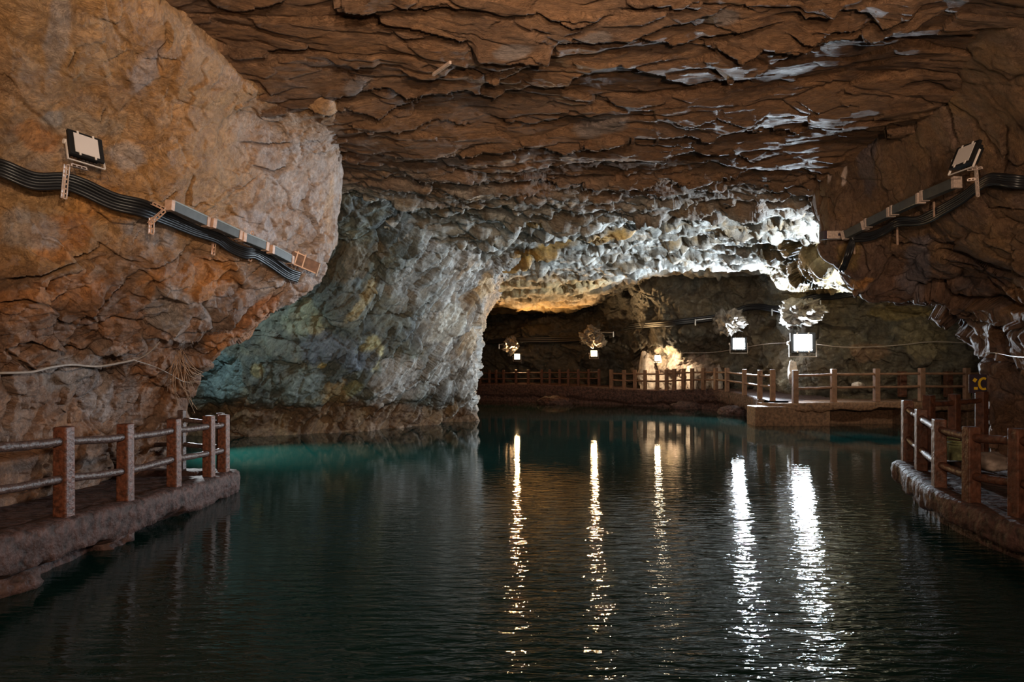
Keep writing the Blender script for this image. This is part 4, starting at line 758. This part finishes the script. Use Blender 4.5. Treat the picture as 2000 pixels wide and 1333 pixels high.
for i, (x, y, d, s, lab) in enumerate([(15, 1135, 6.9, (.5, .4, .3), 'wet brown rock under the left kerb at the left picture edge'), (205, 1085, 8.6, (.6, .35, .22), 'low wet rock under the middle of the left kerb'), (1345, 792, 31.2, (1.1, .6, .45), 'broad low rock at the waterline below the back railing'), (1085, 778, 34.5, (1.3, .7, .5), 'reddish low rock at the waterline in the far recess'), (1440, 795, 27.6, (.8, .6, .5), 'rounded rock at the waterline left of the far slab')]):
    boulder('shore_rock', lab, (at(x, y, d).x-(.25 if i < 2 else 0), d+(0 if i < 2 else .5), 0.05), tuple(v*(1 if i < 2 else .75) for v in s), M['concrete'], 50+i, 'rock', 'rocks at the waterline', 4, .4)
for i, (dx, dz, sx, lab) in enumerate([(0.15, 1.05, .75, 'rock outcrop catching the light above the brightest white lamp'), (-0.3, .85, .6, 'rock outcrop catching the light above the left white lamp'), (0.0, .75, .75, 'yellow-lit rock outcrop above the right warm lamp'), (-0.4, .5, .6, 'yellow-lit rock outcrop above the left warm lamp')]):
    x, y, d = LAMPS[i][:3]; c = at(x, y, d)+Vector((dx, 0.35, dz)); boulder('rock_outcrop', lab, c+Vector((0, .35, .18)), (sx*.8, 1.5, .52), M['outcrop'], 71+i, 'rock', 'rock outcrops above the lit lamps', 5, 1.0)
# sign
a = at(1911, 750, 12.4); t = thing('warning_sign', 'small dark sign with yellow curved mark by the right pillar', 'sign', a)
MB().box((0, .02, 0), (0.34, 0.02, 0.36)).build('board', M['signdark'], t, .004)
mb = MB(); P_ = [Vector((0.10+0.085*math.cos(q), 0, 0.0+0.105*math.sin(q))) for q in [math.radians(60+240*i/16) for i in range(17)]]
for p, q in zip(P_[:-1], P_[1:]): mb.beam(p, q, 0.012, 0.042, Vector((0, -1, 0)).cross((q-p).normalized()))
mb.build('curved_mark', M['yellow'], t); MB().box((-.07, 0, .07), (.06, .01, .07), Matrix.Rotation(.6, 3, 'Y')).build('yellow_mark', M['yellow'], t); MB().box((-.05, 0, -.09), (.07, .01, .05)).build('yellow_mark', M['yellow'], t)
for k in range(4): MB().box((-.09+k*.08, .01, -.26), (.022, .008, .2)).build('strip', M['steelb'] if k % 2 else M['signdark'], t)
MB().tube([(0, .06, -.9), (0, .06, .1)], .02, 8).build('pole', M['signdark'], t)
# bolt in the ceiling
a, b = at(846, 128, 8.35), at(880, 103, 7.95); a.z -= .12; b.z -= .12
tag(MB().beam(a, b, .03, .04).build('rock_bolt', M['steel'], None, .004), 'short grey bar stuck in the brown ceiling', 'bar')
# ------------------------------------------------------------------ lit lamps
for i, (x, y, d, pw, c, sz) in enumerate(LAMPS):
    L0 = at(x, y, d)
    if i < 4: spot('lamp_light', L0+Vector((0, -0.35, 0.0)), L0+Vector(((-1.2, -5.5, -3.5, 0)[i], -8, (4.0, 2.6, 4.0, 4.0)[i])), pw*3, c, (150, 140, 120, 140)[i], 0.5, 0.10)
    else: spot('lamp_light', L0+Vector((0.35, -0.6, 0.1)), L0+Vector((0.9, 2, -0.6)), pw*3, c, 130, 0.5, 0.06)
